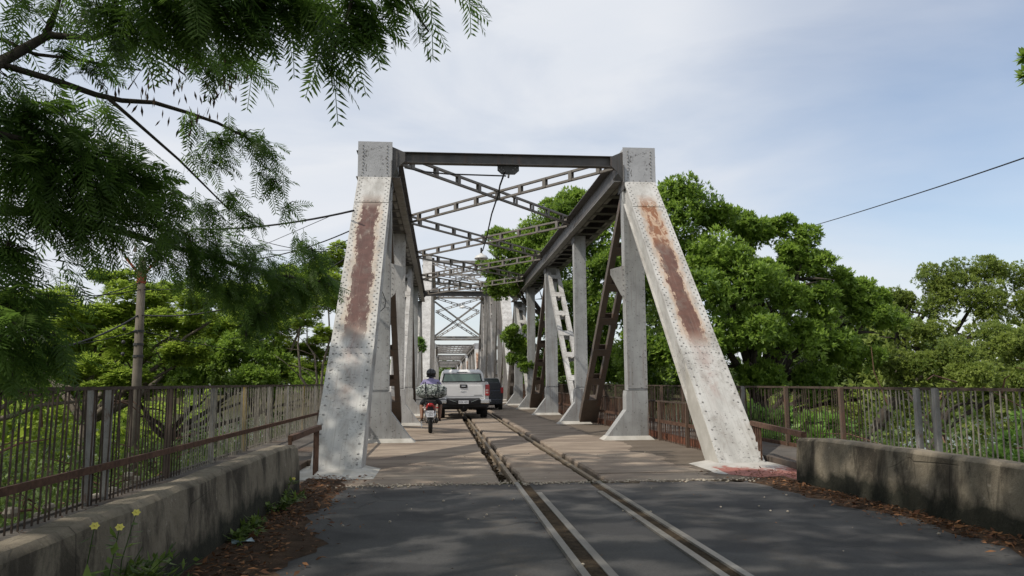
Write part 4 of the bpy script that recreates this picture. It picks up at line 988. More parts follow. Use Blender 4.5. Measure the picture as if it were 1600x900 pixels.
m = MB(); m.tube([(.13, .95, .26), (.15, .6, .27), (.16, .10, .34)], [.025, .045, .05], 10); m.build('exhaust', MT['dark'], mo, smooth=True)
m = MB(); m.box(-.13, .13, .72, 1.15, .22, .50); m.tube([(-.16, .95, .36), (.16, .95, .36)], .11, 10); m.build('engine', MT['dark'], mo, bevel=.02)
m = MB(); m.loft([[(x * .5, y, z) for x, z in ((-.18, .74), (.18, .74), (.14, .80), (-.14, .80))] for y in (.05,)] + [[(x, y, z) for x, z in ((-.16, .72), (.16, .72), (.14, .82), (-.14, .82))] for y in (.2, .6, .85)] + [[(x, 1.0, z) for x, z in ((-.09, .74), (.09, .74), (.07, .82), (-.07, .82))]]); m.build('seat', MT['black'], mo, bevel=.015)
m = MB(); m.loft([[(-.10, .0, .64), (.10, .0, .64), (.08, .0, .75), (-.08, .0, .75)], [(-.13, .35, .58), (.13, .35, .58), (.14, .35, .73), (-.14, .35, .73)], [(-.10, .95, .52), (.10, .95, .52), (.11, .95, .74), (-.11, .95, .74)]]); m.build('tail_fairing', MT['red_plastic'], mo, bevel=.02)
m = MB(); m.loft([[(-.09, .95, .74), (.09, .95, .74), (.06, .95, .90), (-.06, .95, .90)], [(-.13, 1.1, .68), (.13, 1.1, .68), (.09, 1.1, .93), (-.09, 1.1, .93)], [(-.07, 1.32, .70), (.07, 1.32, .70), (.05, 1.32, .90), (-.05, 1.32, .90)]]); m.build('fuel_tank', MT['red_plastic'], mo, bevel=.03)
m = MB(); m.sphere((0, -.02, .73), (.085, .04, .045), 12, 8); m.build('tail_light', MT['red_lens'], mo, smooth=True)
m = MB(); m.prism([(-.07, .60), (.07, .60), (.075, .66), (.05, .70), (-.05, .70), (-.075, .66)], 'y', -.01, .02); m.prism([(-.08, .42), (.08, .42), (.065, .62), (-.065, .62)], 'y', .005, .03); m.build('rear_mudguard', MT['black'], mo)
plate(mo, 0, -.03, .50, .19, .165, ['HZD', '1261'], .075, -.12)
m = MB(); m.tube([(-.30, 1.10, 1.02), (-.15, 1.25, 1.00), (.15, 1.25, 1.00), (.30, 1.10, 1.02)], .014, 8); m.build('handlebar', MT['chrome'], mo, smooth=True)
m = MB(); m.sphere((0, 1.42, .93), (.09, .08, .09), 10, 8); m.build('headlight', MT['glass'], mo, smooth=True)
m = MB(); m.tube([(-.12, .0, .84), (-.12, .5, .83), (.12, .5, .83), (.12, .0, .84), (-.12, .0, .84)], .012, 6); m.tube([(-.11, .1, .82), (-.09, .35, .60)], .010, 6); m.tube([(.11, .1, .82), (.09, .35, .60)], .010, 6); m.build('luggage_rack', MT['dark'], mo)

def skin_mesh(name, verts, edges, rads, parent, mats, pick, sub=2):
    me = bpy.data.meshes.new(name); me.from_pydata(verts, edges, []); o = bpy.data.objects.new('tmp', me); COL.objects.link(o)
    sk = o.modifiers.new('s', 'SKIN'); sk.use_smooth_shade = True; ss = o.modifiers.new('d', 'SUBSURF'); ss.levels = sub; ss.render_levels = sub
    for i, d in enumerate(me.skin_vertices[0].data):
        r_ = rads[i]; d.radius = r_ if isinstance(r_, tuple) else (r_, r_); d.use_root = (i == 0)
    dg = bpy.context.evaluated_depsgraph_get(); dg.update()
    m2 = bpy.data.meshes.new_from_object(o.evaluated_get(dg)); bpy.data.objects.remove(o)
    m2.name = name; m2.materials.clear()
    for m_ in mats: m2.materials.append(m_)
    for p in m2.polygons: p.use_smooth = True; p.material_index = pick(p.center)
    return link(name, m2, parent)
MT['skin'] = simple('brown_skin', (.20, .105, .065), .55, 0, .1, 8)
MT['shirt'] = simple('lilac_shirt', (.27, .24, .40), .9, 0, .2, 9)
MT['shorts'] = simple('dark_shorts', (.03, .032, .038), .9, 0, .3, 9)
MT['helmet'] = simple('black_helmet', (.012, .012, .013), .18, 0, .1, 9, .6)
MT['sandal'] = simple('dark_sandal', (.04, .025, .02), .8)
pe = thing('person', 'rider in black helmet, lilac shirt and dark shorts on the motorcycle', 'person', (-.27, 20.43, 0))
V = [(0, .02, .88), (0, .03, 1.0), (0, .06, 1.16), (0, .10, 1.30), (0, .12, 1.39), (0, .14, 1.45), (0, .17, 1.54)]
E_ = [(0, 1), (1, 2), (2, 3), (3, 4), (4, 5), (5, 6)]; RD = [(.15, .11), (.14, .10), (.155, .105), (.15, .10), (.065, .06), (.055, .055), (.085, .095)]
for q in (-1, 1):
    k = len(V); V += [(q * .17, .12, 1.335), (q * .29, .24, 1.14), (q * .29, .50, 1.06), (q * .285, .62, 1.045)]
    RD += [.062, .048, .038, .032]; E_ += [(3, k), (k, k + 1), (k + 1, k + 2), (k + 2, k + 3)]
    for f in range(4):   # fingers curled round the grip
        j = len(V); x = q * (.255 + .022 * f); V += [(x, .685, 1.055), (x, .70, 1.02), (x, .675, 1.0)]; RD += [.011, .010, .009]; E_ += [(k + 3, j), (j, j + 1), (j + 1, j + 2)]
    j = len(V); V += [(q * .235, .655, 1.03), (q * .225, .685, 1.01)]; RD += [.012, .010]; E_ += [(k + 3, j), (j, j + 1)]
    k = len(V); V += [(q * .10, .06, .86), (q * .25, .43, .74), (q * .235, .20, .44), (q * .235, .12, .35), (q * .235, .24, .32)]
    RD += [(.10, .09), .066, .048, .036, (.036, .022)]; E_ += [(0, k), (k, k + 1), (k + 1, k + 2), (k + 2, k + 3), (k + 3, k + 4)]
def pick(c):
    if c.z > 1.42: return 2
    if c.z > .96 and c.y < .36 and not (abs(c.x) > .26 and c.z < 1.12): return 0
    if c.z > .70 and abs(c.x) < .34 and c.y < .44 and c.z < .97: return 1
    return 2
skin_mesh('body', V, E_, RD, pe, [MT['shirt'], MT['shorts'], MT['skin']], pick)
m = MB(); m.sphere((0, .17, 1.545), (.128, .145, .125), 18, 12); hm = m.build('helmet', MT['helmet'], pe, smooth=True)
m = MB(); m.tube([(-.11, .12, 1.46), (0, .045, 1.445), (.11, .12, 1.46)], .022, 8); m.build('helmet_rim', MT['black'], hm, smooth=True)
for q in (-1, 1):
    m = MB(); m.prism([(.05, .285), (.30, .285), (.30, .30), (.05, .30)], 'x', q * .235 - .045, q * .235 + .045); m.build('sandal', MT['sandal'], pe, bevel=.008)

def camo():
    n = NT('grey_green_camouflage_cloth'); p = n.obj()
    a = n.noise(p, 13, 2, .5, .8); b = n.noise(n.map(p, (1, 1, 1.4), (4, 2, 1)), 17, 2, .5, .9)
    c = n.mix(n.math('GREATER_THAN', a, .50), (.24, .27, .24), (.085, .10, .095)); c = n.mix(n.math('GREATER_THAN', b, .57), c, (.42, .44, .43)); c = n.mix(n.math('LESS_THAN', b, .42), c, (.022, .026, .026))
    n.bump(n.noise(p, 9, 5), .6, .02); return n.fin(c, .9)
MT['camo'] = camo()
bg = thing('duffel_bag', 'grey and green camouflage duffel bag strapped across the motorcycle rack', 'bag', (-.25, 20.10, .862))
m = MB(); rings = []
for i in range(15):
    f = i / 14; x = -.40 + .80 * f; e = math.sin(math.pi * min(1, max(0, (f * .94 + .03)))) ** .42; sag = .03 * math.cos(f * math.pi * 2) 
    h = (.23 + .03 * math.sin(f * 9)) * e; d = .17 * e; cz = .205
    rings.append([(x, d * math.cos(t) * (1 + .04 * math.sin(3 * t + i)), max(.0, cz + h * math.sin(t) * (.9 + .05 * math.sin(2 * t + i * .7)))) for t in [2 * math.pi * j / 18 for j in range(18)]])
m.loft(rings); m.build('bag_body', MT['camo'], bg, smooth=True)
for x in (-.16, .16):
    m = MB(); m.tube([(x, .172 * math.cos(t), .21 + .235 * math.sin(t)) for t in [math.pi * (.0 + 1.0 * j / 10) for j in range(11)]], .012, 6); m.build('bag_strap', MT['black'], bg)
m = MB(); m.box(-.10, .10, -.20, -.165, .10, .26); m.build('bag_pocket', MT['camo'], bg, bevel=.02)
m = MB(); m.box(-.40, .40, -.10, .16, -.018, -.001); m.build('bag_board', MT['black'], bg)

p = at(658.3, 668, Z=0); m = MB(); m.box(-.014, .014, -.006, .006, 0, at(658.3, 636, Y=p.y).z); o = m.build('marker_stick', simple('white_stick', (.75, .75, .72), .6), None, Matrix.Translation(p))
tag(o, 'thin white upright stick just left of the motorcycle', 'stick')

# ------------------------------------------------------------------ vegetation
RNG = np.random.default_rng(5)
def unit(a): return a / np.maximum(1e-9, np.linalg.norm(a, axis=-1, keepdims=True))
def rand_dirs(n, g=RNG): return unit(g.normal(size=(n, 3)))
def quads(name, V4, tone, mat, parent=None, loc=None, kind=None, smooth=False):
    """V4: (N,4,3) world corners; tone: (N,) 0..1"""
    V4 = np.asarray(V4, float); n = len(V4); org = np.zeros(3) if loc is None else np.array(loc)
    me = bpy.data.meshes.new(name); me.vertices.add(n * 4); me.vertices.foreach_set('co', (V4 - org).reshape(-1).astype(np.float32))
    me.loops.add(n * 4); me.loops.foreach_set('vertex_index', np.arange(n * 4, dtype=np.int32))
    me.polygons.add(n); me.polygons.foreach_set('loop_start', np.arange(0, n * 4, 4, dtype=np.int32)); me.polygons.foreach_set('loop_total', np.full(n, 4, dtype=np.int32))
    at_ = me.attributes.new('tone', 'FLOAT', 'FACE'); at_.data.foreach_set('value', np.clip(tone, 0, 1).astype(np.float32))
    me.materials.append(mat); me.update(calc_edges=True)
    o = link(name, me, parent, None if parent is not None or loc is None else Matrix.Translation(loc))
    if kind: o['kind'] = kind
    return o
def leaf_quads(P, D, N_, L_, W_, fold=.0, shape=.5):
    """rhombus leaves from base P along D, lying across side S = D x N"""
    D = unit(D); S = unit(np.cross(D, N_)); U = np.cross(S, D); L_ = np.asarray(L_)[:, None]; W_ = np.asarray(W_)[:, None]
    mid = P + D * L_ * shape
    return np.stack([P, mid + S * W_ * .5 + U * fold * L_, P + D * L_, mid - S * W_ * .5 + U * fold * L_], 1)

def rosettes(C, out, k, L_, W_, g, spread=.8):
    """k leaves round each twig tip C, twig direction out"""
    n = len(C); P = np.repeat(C, k, 0); O = np.repeat(unit(out), k, 0)
    D = unit(O * (1 - spread * .45) + rand_dirs(n * k, g) * spread); N_ = unit(O * .5 + np.array([-.25, -.3, .8]) + g.normal(size=(n * k, 3)) * .28)
    l = L_ * g.uniform(.6, 1.25, n * k); return leaf_quads(P + D * .01, D, N_, l, l * W_, -.05)

def blob_points(c, r, n, g, shell=.55, top=.25):
    d = rand_dirs(n, g); d[:, 2] = np.where(g.random(n) < top, np.abs(d[:, 2]), d[:, 2])
    q = shell + (1 - shell) * g.random(n) ** .6; q *= 1 + .16 * np.sin(d[:, 0] * 5 + c[0]) * np.sin(d[:, 1] * 4 + c[1]) + .12 * np.sin(d[:, 2] * 7 + c[2] * 3)
    return np.array(c) + d * q[:, None] * np.array(r), d

def limbs(base, fork, tips, r0, mat, parent, loc, g, seg=7, name='trunk', wob=.25):
    m = MB(); base = Vector(base); fork = Vector(fork); off = Vector(loc)
    P = [base - off, base.lerp(fork, .35) + Vector((g.uniform(-.1, .1), 0, 0)) - off, base.lerp(fork, .7) + Vector((g.uniform(-.15, .15), 0, 0)) - off, fork - off]
    m.tube(P, [r0 * 1.25, r0, r0 * .85, r0 * .7], seg + 2)
    for tp in tips:
        tp = Vector(tp); pts = []
        for i in range(6):
            f = i / 5; p = fork.lerp(tp, f); w_ = wob * math.sin(f * math.pi)
            p += Vector((g.uniform(-w_, w_), g.uniform(-w_, w_), g.uniform(-w_, w_) + w_ * .8)); pts.append(p - off)
        m.tube(pts, [r0 * .6 * (1 - .8 * i / 5) + .008 for i in range(6)], 6)
        for j in (2, 3, 4):
            d = Vector((g.uniform(-1, 1), g.uniform(-1, 1), g.uniform(-.2, 1))).normalized() * (tp - fork).length * .28
            m.tube([pts[j], pts[j] + d * .5 + Vector((0, 0, .05)), pts[j] + d], [r0 * .22, r0 * .15, .006], 5)
    return m.build(name, mat, parent, smooth=True)

def tree(name, label, base, blobs, kind, dens, group=None, r0=.22, forkz=None, seed=1, cat='tree', leafL=None, lk=7, mat=None, fork=None):
    """blobs: list of ((px, py, Y), radius px[, flatness]) given where the photograph shows them"""
    g = np.random.default_rng(seed); base = Vector(base); t = thing(name, label, cat, base, group)
    Q = []; T = []; tips = []
    for b in blobs:
        (px, py, Y), rp = b[0], b[1]; fl = b[2] if len(b) > 2 else .8
        fl = min(.85, fl * 1.6) if kind == 'feather' else fl; c = np.array(at(px, py, Y=Y)); r = rp * Y / CF; rr = (r, r * 1.05, r * fl); tips.append(c - np.array([0, 0, r * fl * .75]))
        n = int(dens * (r ** 2) * 4)
        if kind == 'broad':
            nk = max(5, int(r * 9))
            for k in range(nk):   # clumps inside the blob
                cc, dd = blob_points(c, np.array(rr) * .72, 1, g, .35, .3); rc = r * g.uniform(.28, .60)
                pts, d = blob_points(cc[0], (rc, rc, rc * .78), max(8, int(n * 1.9 / nk)), g, .62, .35)
                ll = leafL or .17; qd = rosettes(pts, d + np.array([0, 0, .35]), lk, ll, .42, g); Q.append(qd)
                tone = .45 + .2 * g.normal() + g.normal(size=len(qd)) * .24; T.append(tone)
        elif kind == 'feather':
            for k in range(max(6, int(r * 9))):   # flat layered sprays
                cc, dd = blob_points(c, np.array(rr) * .8, 1, g, .3, .2); rc = r * g.uniform(.3, .55)
                m_ = max(8, int(n * 2.1 / max(6, int(r * 9)))); pts, d = blob_points(cc[0], (rc, rc, rc * .42), m_, g, .2, .3)
                pts[:, 2] -= .25 * ((pts[:, 0] - cc[0][0]) ** 2 + (pts[:, 1] - cc[0][1]) ** 2) / max(.2, rc)
                o2 = d * np.array([1, 1, .15]) + np.array([0, 0, -.05]); ll = leafL or .16; P = np.repeat(pts, lk, 0); O = np.repeat(unit(o2), lk, 0)
                D = unit(O + g.normal(size=P.shape) * np.array([.8, .8, .22])); N_ = unit(np.array([0, 0, 1.0]) + g.normal(size=P.shape) * .3)
                l = ll * g.uniform(.6, 1.3, len(P)); Q.append(leaf_quads(P, D, N_, l, l * .34, 0)); T.append(.45 + .2 * g.normal() + g.normal(size=len(P)) * .18)
    V4 = np.concatenate(Q); tn = np.concatenate(T)
    cro = quads('crown', V4 - np.array(base), tn, mat or MT['leaf_broad'], t)
    fk = fork or (base + (Vector(np.mean(tips, 0)) - base) * .5)
    limbs(base, fk, tips[::2][:14], r0, MT['bark'] if kind == 'feather' else MT['bark_dark'], t, base, random.Random(seed))
    return t

# big broad-leaved tree on the right, leaning over the bridge
big = [((1300, 440, 31.5), 36), ((1340, 462, 32), 34), ((1368, 480, 32), 30), ((1385, 500, 33), 32), ((1372, 462, 33), 26), ((1150, 350, 32), 30), ((1230, 400, 31), 34), ((1140, 420, 29.5), 44), ((1190, 430, 30), 36), ((1060, 325, 31), 52), ((1105, 345, 31), 45), ((1040, 380, 31), 60), ((1110, 400, 30), 58), ((1005, 350, 32), 50), ((1175, 370, 32), 38), ((1215, 358, 32), 36), ((1255, 378, 31), 38), ((1280, 415, 31), 32), ((1240, 420, 32), 34), ((1165, 440, 29), 52),
       ((1095, 470, 29), 62), ((1020, 460, 30), 62), ((1220, 470, 30), 46), ((1275, 478, 31), 44), ((1320, 470, 32), 34), ((1345, 492, 32), 34), ((1180, 520, 29), 52), ((1120, 540, 29), 50), ((1060, 550, 30), 55), ((1240, 535, 30), 48), ((1300, 540, 31), 45), ((1345, 555, 32), 42), ((1000, 545, 31), 52), ((1190, 590, 30), 42), ((1270, 600, 31), 42), ((1090, 600, 31), 45), ((1010, 610, 32), 45), ((1150, 300, 33), 1)]
tree('broadleaf_tree', 'largest dark green broad-leaved tree right of the bridge behind the white end post', (13.2, 32.5, -3.2), big[:-1], 'broad', 72, r0=.42, seed=3, mat=MT['leaf_broad'], leafL=.20)
mid = [((900, 320, 36), 42), ((870, 350, 37), 46), ((940, 345, 36), 46), ((830, 375, 38), 44), ((905, 395, 36), 50), ((960, 420, 35), 52), ((860, 415, 37), 46), ((800, 385, 39), 34), ((775, 372, 40), 30), ((765, 420, 40), 26), ((800, 430, 39), 36), ((775, 450, 40), 28), ((900, 460, 36), 46), ((950, 500, 35), 50), ((880, 520, 37), 42), ((935, 570, 36), 48), ((860, 570, 38), 36)]
tree('broadleaf_tree', 'broad-leaved tree whose crown leans over the far top bracing of the nearest span', (9.5, 36.5, -3.4), mid, 'broad', 70, r0=.34, seed=8, mat=MT['leaf_broad'], leafL=.20)
tree('overhanging_branch', 'leafy green branch poking between the right truss members beyond the second upright', (8.2, 38.4, .5), [((815, 545, 37.6), 27), ((800, 520, 37.4), 18), ((832, 520, 37.8), 24), ((826, 575, 37.6), 22), ((808, 565, 37.5), 16)], 'broad', 130, r0=.07, seed=12, cat='branch', mat=MT['leaf_broad'], leafL=.16, fork=at(838, 540, Y=38))
tree('sapling', 'small green sapling growing on the left truss high above the motorcyclist', (at(654, 552, Y=39).x, 39, at(654, 552, Y=39).z), [((657, 538, 39), 9), ((655, 531, 39), 6), ((660, 546, 39), 6)], 'broad', 160, r0=.02, seed=13, cat='plant', mat=MT['leaf_bright'], leafL=.13, lk=5)
ol = [((1402, 472, 40), 32), ((1385, 498, 39), 30), ((1450, 445, 39), 36), ((1500, 435, 38), 38), ((1545, 430, 38), 40), ((1600, 435, 38), 42), ((1420, 470, 40), 32), ((1475, 480, 38), 44), ((1540, 480, 37), 50), ((1610, 490, 37), 50), ((1400, 500, 40), 34), ((1440, 520, 38), 40)]
tree('olive_tree', 'yellow-olive small-leaved tree at the right edge behind the railing', (21.5, 39, -3.4), ol, 'broad', 80, r0=.35, seed=15, mat=MT['leaf_olive'], leafL=.13, lk=9)
ol2 = [((1500, 560, 30), 48), ((1560, 540, 30), 48), ((1620, 555, 30), 50), ((1450, 575, 31), 40), ((1520, 590, 29), 48), ((1590, 600, 29), 48), ((1400, 570, 32), 36), ((1410, 600, 32), 36)]
tree('round_bush', 'rounded paler green bushy tree in front of the olive tree at the right edge', (18.5, 29.5, -3.3), ol2, 'broad', 90, r0=.2, seed=16, mat=MT['leaf_olive'], leafL=.12, lk=9)
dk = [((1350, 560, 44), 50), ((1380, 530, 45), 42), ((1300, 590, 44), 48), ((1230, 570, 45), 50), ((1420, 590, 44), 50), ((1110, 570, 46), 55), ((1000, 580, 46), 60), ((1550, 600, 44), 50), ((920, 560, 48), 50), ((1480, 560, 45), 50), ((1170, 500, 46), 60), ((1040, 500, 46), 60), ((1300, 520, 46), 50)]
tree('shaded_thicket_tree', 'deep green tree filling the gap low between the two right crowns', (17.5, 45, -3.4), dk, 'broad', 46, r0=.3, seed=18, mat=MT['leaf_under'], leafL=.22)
br = [((1262, 668, 15.5), 24, .8), ((1300, 662, 15.5), 20, .8), ((1215, 660, 16.5), 26, .8), ((1180, 655, 17), 22, .8), ((1275, 690, 14.5), 22, .7), ((1210, 690, 15.5), 24, .7)]
tree('broad_leaf_shrub', 'bright drooping-leaved shrub just behind the outer right railing', (8.3, 15.2, -2.6), br, 'broad', 90, r0=.05, seed=19, cat='shrub', mat=MT['leaf_bright'], leafL=.20, lk=5)
br = [((1580, 690, 11), 22, .8), ((1610, 670, 11), 26, .8), ((1560, 715, 10.5), 20, .8), ((1600, 720, 10), 24, .8)]
tree('broad_leaf_shrub', 'yellow-green shrub behind the railing at the right edge of the view', (9.2, 10.6, -2.4), br, 'broad', 110, r0=.05, seed=20, cat='shrub', mat=MT['leaf_bright'], leafL=.12, lk=5)
# tree outside the frame whose lowest twigs show at the right edge
tr_ = [((1612, 118, 9.5), 15, 1), ((1604, 90, 9.5), 8, 1), ((1700, 90, 9.5), 90, .8), ((1800, 30, 9.5), 110, .8), ((1850, 150, 9.5), 110, .8), ((1900, 10, 9.0), 120, .8)]
tree('edge_tree', 'round-leaved tree with a few twig tips showing at the upper right edge', (11.5, 9.2, -2.6), tr_, 'broad', 90, r0=.18, seed=22, mat=MT['leaf_broad'], leafL=.13, lk=4)

# feathery yellow-green trees on the left
fill = [((380, 500, 38), 50, .5), ((440, 480, 38), 46, .5), ((500, 545, 38), 40, .5), ((220, 510, 37), 50, .5), ((130, 510, 37), 50, .5), ((330, 450, 38), 40, .4), ((250, 455, 37), 40, .4), ((60, 520, 36), 60, .5), ((160, 560, 36), 60, .5), ((250, 560, 36), 60, .5), ((340, 540, 38), 55, .5), ((300, 520, 38), 50, .4), ((440, 545, 38), 40, .4), ((20, 480, 36), 50, .5)]
fe = [('wide feathery tree with layered yellow-green foliage behind the utility pole', (-13.5, 30, -3.2), [((150, 490, 30), 50, .4), ((210, 470, 30), 52, .4), ((270, 500, 30), 50, .4), ((120, 525, 30), 50, .4), ((330, 480, 29), 48, .4), ((200, 540, 29), 55, .4), ((290, 545, 29), 44, .35), ((90, 480, 30), 44, .4), ((180, 440, 31), 40, .4)] + fill, 24),
      ('feathery tree with thin bare forks left of the end post', (-8.2, 34, -3.2), [((400, 470, 34), 50, .4), ((450, 440, 34), 50, .4), ((500, 425, 33), 44, .4), ((525, 400, 33), 32, .4), ((430, 510, 34), 44, .35), ((500, 470, 33), 44, .4), ((355, 515, 34), 44, .35), ((530, 460, 33), 30, .4), ((380, 540, 34), 40, .3)], 25),
      ('slim feathery tree with two pale stems close to the end post', (-4.6, 27, -3.2), [((512, 440, 27), 26, .4), ((530, 470, 27), 26, .4), ((480, 500, 27), 24, .35), ((515, 520, 27), 26, .3), ((465, 470, 27), 22, .4)], 26),
      ('low spreading yellow-green tree behind the far end of the left railing', (-9.5, 42, -3.4), [((440, 575, 42), 40, .5), ((490, 585, 42), 40, .5), ((400, 590, 42), 36, .5), ((520, 580, 42), 34, .5), ((540, 600, 42), 40, .5), ((590, 590, 45), 30, .5)], 27),
      ('bright feathery tree low at the left edge', (-17, 27, -3.2), [((20, 570, 27), 50, .5), ((70, 560, 27), 44, .5), ((130, 575, 28), 44, .45), ((-20, 540, 27), 50, .5), ((180, 590, 28), 44, .45)], 28)]
for i, (lab, bs, bl, sd) in enumerate(fe):
    tree('feathery_tree', lab, bs, bl, 'feather', (190, 170, 130, 190, 190)[i], group='feathery trees behind the left railing', r0=(.2, .15, .09, .14, .2)[i], seed=sd, mat=MT['leaf_feather'], leafL=.15, lk=6, fork=Vector(bs) + Vector((.3, 0, 3.0 if i != 4 else 2.6)))
db = [((330, 570, 33), 40), ((370, 555, 33), 42), ((420, 560, 33), 36), ((290, 590, 33), 40), ((400, 595, 32), 40), ((240, 575, 34), 40), ((170, 560, 35), 40), ((100, 600, 34), 44), ((210, 600, 33), 40), ((40, 610, 33), 44), ((480, 600, 33), 34)]
tree('dense_tree', 'darker rounded green tree between the feathery ones on the left', (-11.5, 33.5, -3.3), db, 'broad', 80, r0=.2, seed=30, mat=MT['leaf_broad'], leafL=.16)

# ---- the mimosa whose fronds hang over the road: real branches, pinnate leaves
def fronds(P, D, g, Lr, nf, fl, fwd, droop=.5):
    """pinnate fronds: P bases, D directions. returns quads (rachis and leaflet fingers)"""
    n = len(P); D = unit(D); side = unit(np.cross(D, rand_dirs(n, g) * .5 + np.array([0, 0, 1.0]))); up_ = np.cross(side, D)
    Ls = Lr * g.uniform(.7, 1.2, n); out_ = []; idx = []
    dn = np.array([0, 0, -1.0])
    def curve(f): return P + D * (Ls * f)[:, None] + dn * (droop * Ls * f * f * .6)[:, None]
    for i in range(3):
        a, b = curve(i / 3), curve((i + 1) / 3); w_ = side * .003
        out_.append(np.stack([a - w_, a + w_, b + w_, b - w_], 1)); idx.append(np.arange(n))
    for j in range(nf):
        f = .12 + .88 * (j + .5) / nf; c = curve(f); tg = unit(curve(min(1, f + .05)) - curve(f - .05)); sz = fl * math.sin(math.pi * (.22 + .68 * f)) ** .6
        for q in (-1, 1):
            d = unit(tg * .62 + side * q * 1.0 + dn * .22 + g.normal(size=(n, 3)) * .10); l = (sz * g.uniform(.85, 1.12, n))[:, None]; s2 = unit(np.cross(d, up_)) * fwd
            out_.append(np.stack([c - s2 * .35, c + d * l * .5 - s2 * .5, c + d * l, c + d * l * .45 + s2 * .5], 1)); idx.append(np.arange(n))
    return np.concatenate(out_), np.concatenate(idx)
g = np.random.default_rng(77)
mim = thing('mimosa_tree', 'dark feathery mimosa overhanging the road from the upper left', 'tree', (-6.6, 3.2, -.4))
mb_ = Vector((-6.6, 3.2, -.4)); Q = []; T = []; wood = MB()
# branches seen in the picture, as (px, py, Y) polylines with radii
BR = [([(-330, 260, 4.2), (-150, 180, 4.8), (0, 97, 6.2), (45, 72, 6.3), (75, 55, 6.4), (110, 58, 6.4), (150, 60, 6.3), (180, 45, 6.2)], .055), ([(-300, 250, 4.4), (-120, 140, 5.4), (0, 100, 6.2), (90, 127, 6.4), (150, 148, 6.5), (190, 157, 6.6), (240, 160, 6.8), (290, 175, 7.0), (340, 192, 7.2), (385, 215, 7.4), (420, 240, 7.5)], .030),
      ([(165, 150, 6.5), (200, 180, 6.6), (240, 215, 6.8), (280, 250, 7.0), (320, 290, 7.2), (360, 330, 7.6)], .014), ([(70, 60, 6.4), (80, 35, 6.4), (90, 10, 6.4), (100, -30, 6.2)], .03), ([(0, 60, 6.3), (55, 85, 6.4), (100, 90, 6.4), (160, 100, 6.5), (220, 110, 6.6), (200, 140, 6.6)], .014),
      ([(180, 45, 6.2), (230, 80, 6.2), (265, 100, 6.3), (290, 118, 6.4)], .012), ([(-420, 330, 4.6), (-150, 330, 5.6), (60, 330, 6.6), (200, 365, 7.4), (320, 400, 8.2), (430, 430, 8.8), (500, 440, 9.0)], .045),
      ([(-380, 420, 4.4), (-150, 440, 5.2), (0, 470, 5.8), (60, 500, 6.0), (100, 560, 6.2)], .035), ([(-300, 60, 3.6), (-100, -60, 4.2), (150, -70, 4.6), (400, -50, 4.8), (560, -40, 4.8), (700, -30, 5.0)], .05),
      ([(560, -45, 4.7), (545, 20, 4.7), (525, 70, 4.7), (515, 120, 4.75)], .010), ([(600, -45, 4.9), (650, 20, 4.9), (670, 50, 4.9)], .008), ([(-200, 200, 4.6), (0, 210, 5.4), (130, 240, 6.0), (240, 290, 6.4)], .03)]
for pts, r_ in BR:
    P = [at(a, b, Y=c) - mb_ for a, b, c in pts]; k = len(P); wood.tube(P, [r_ * (1 - .8 * i / (k - 1)) + .004 for i in range(k)], 7)
wood.tube([(0, 0, -1.5), (.1, .1, 1.2), (.3, .2, 2.6), (.9, .5, 3.9)], [.32, .26, .22, .18], 10)
for pts, r_ in BR:
    if pts[0][0] < -100:
        a = at(*pts[0][:2], Y=pts[0][2]) - mb_; wood.tube([(.3, .2, 2.4), Vector((.5, .4, 3.0)).lerp(a, .5) + Vector((0, 0, .2)), a], [.12, r_ * 1.6, r_ + .004], 7)
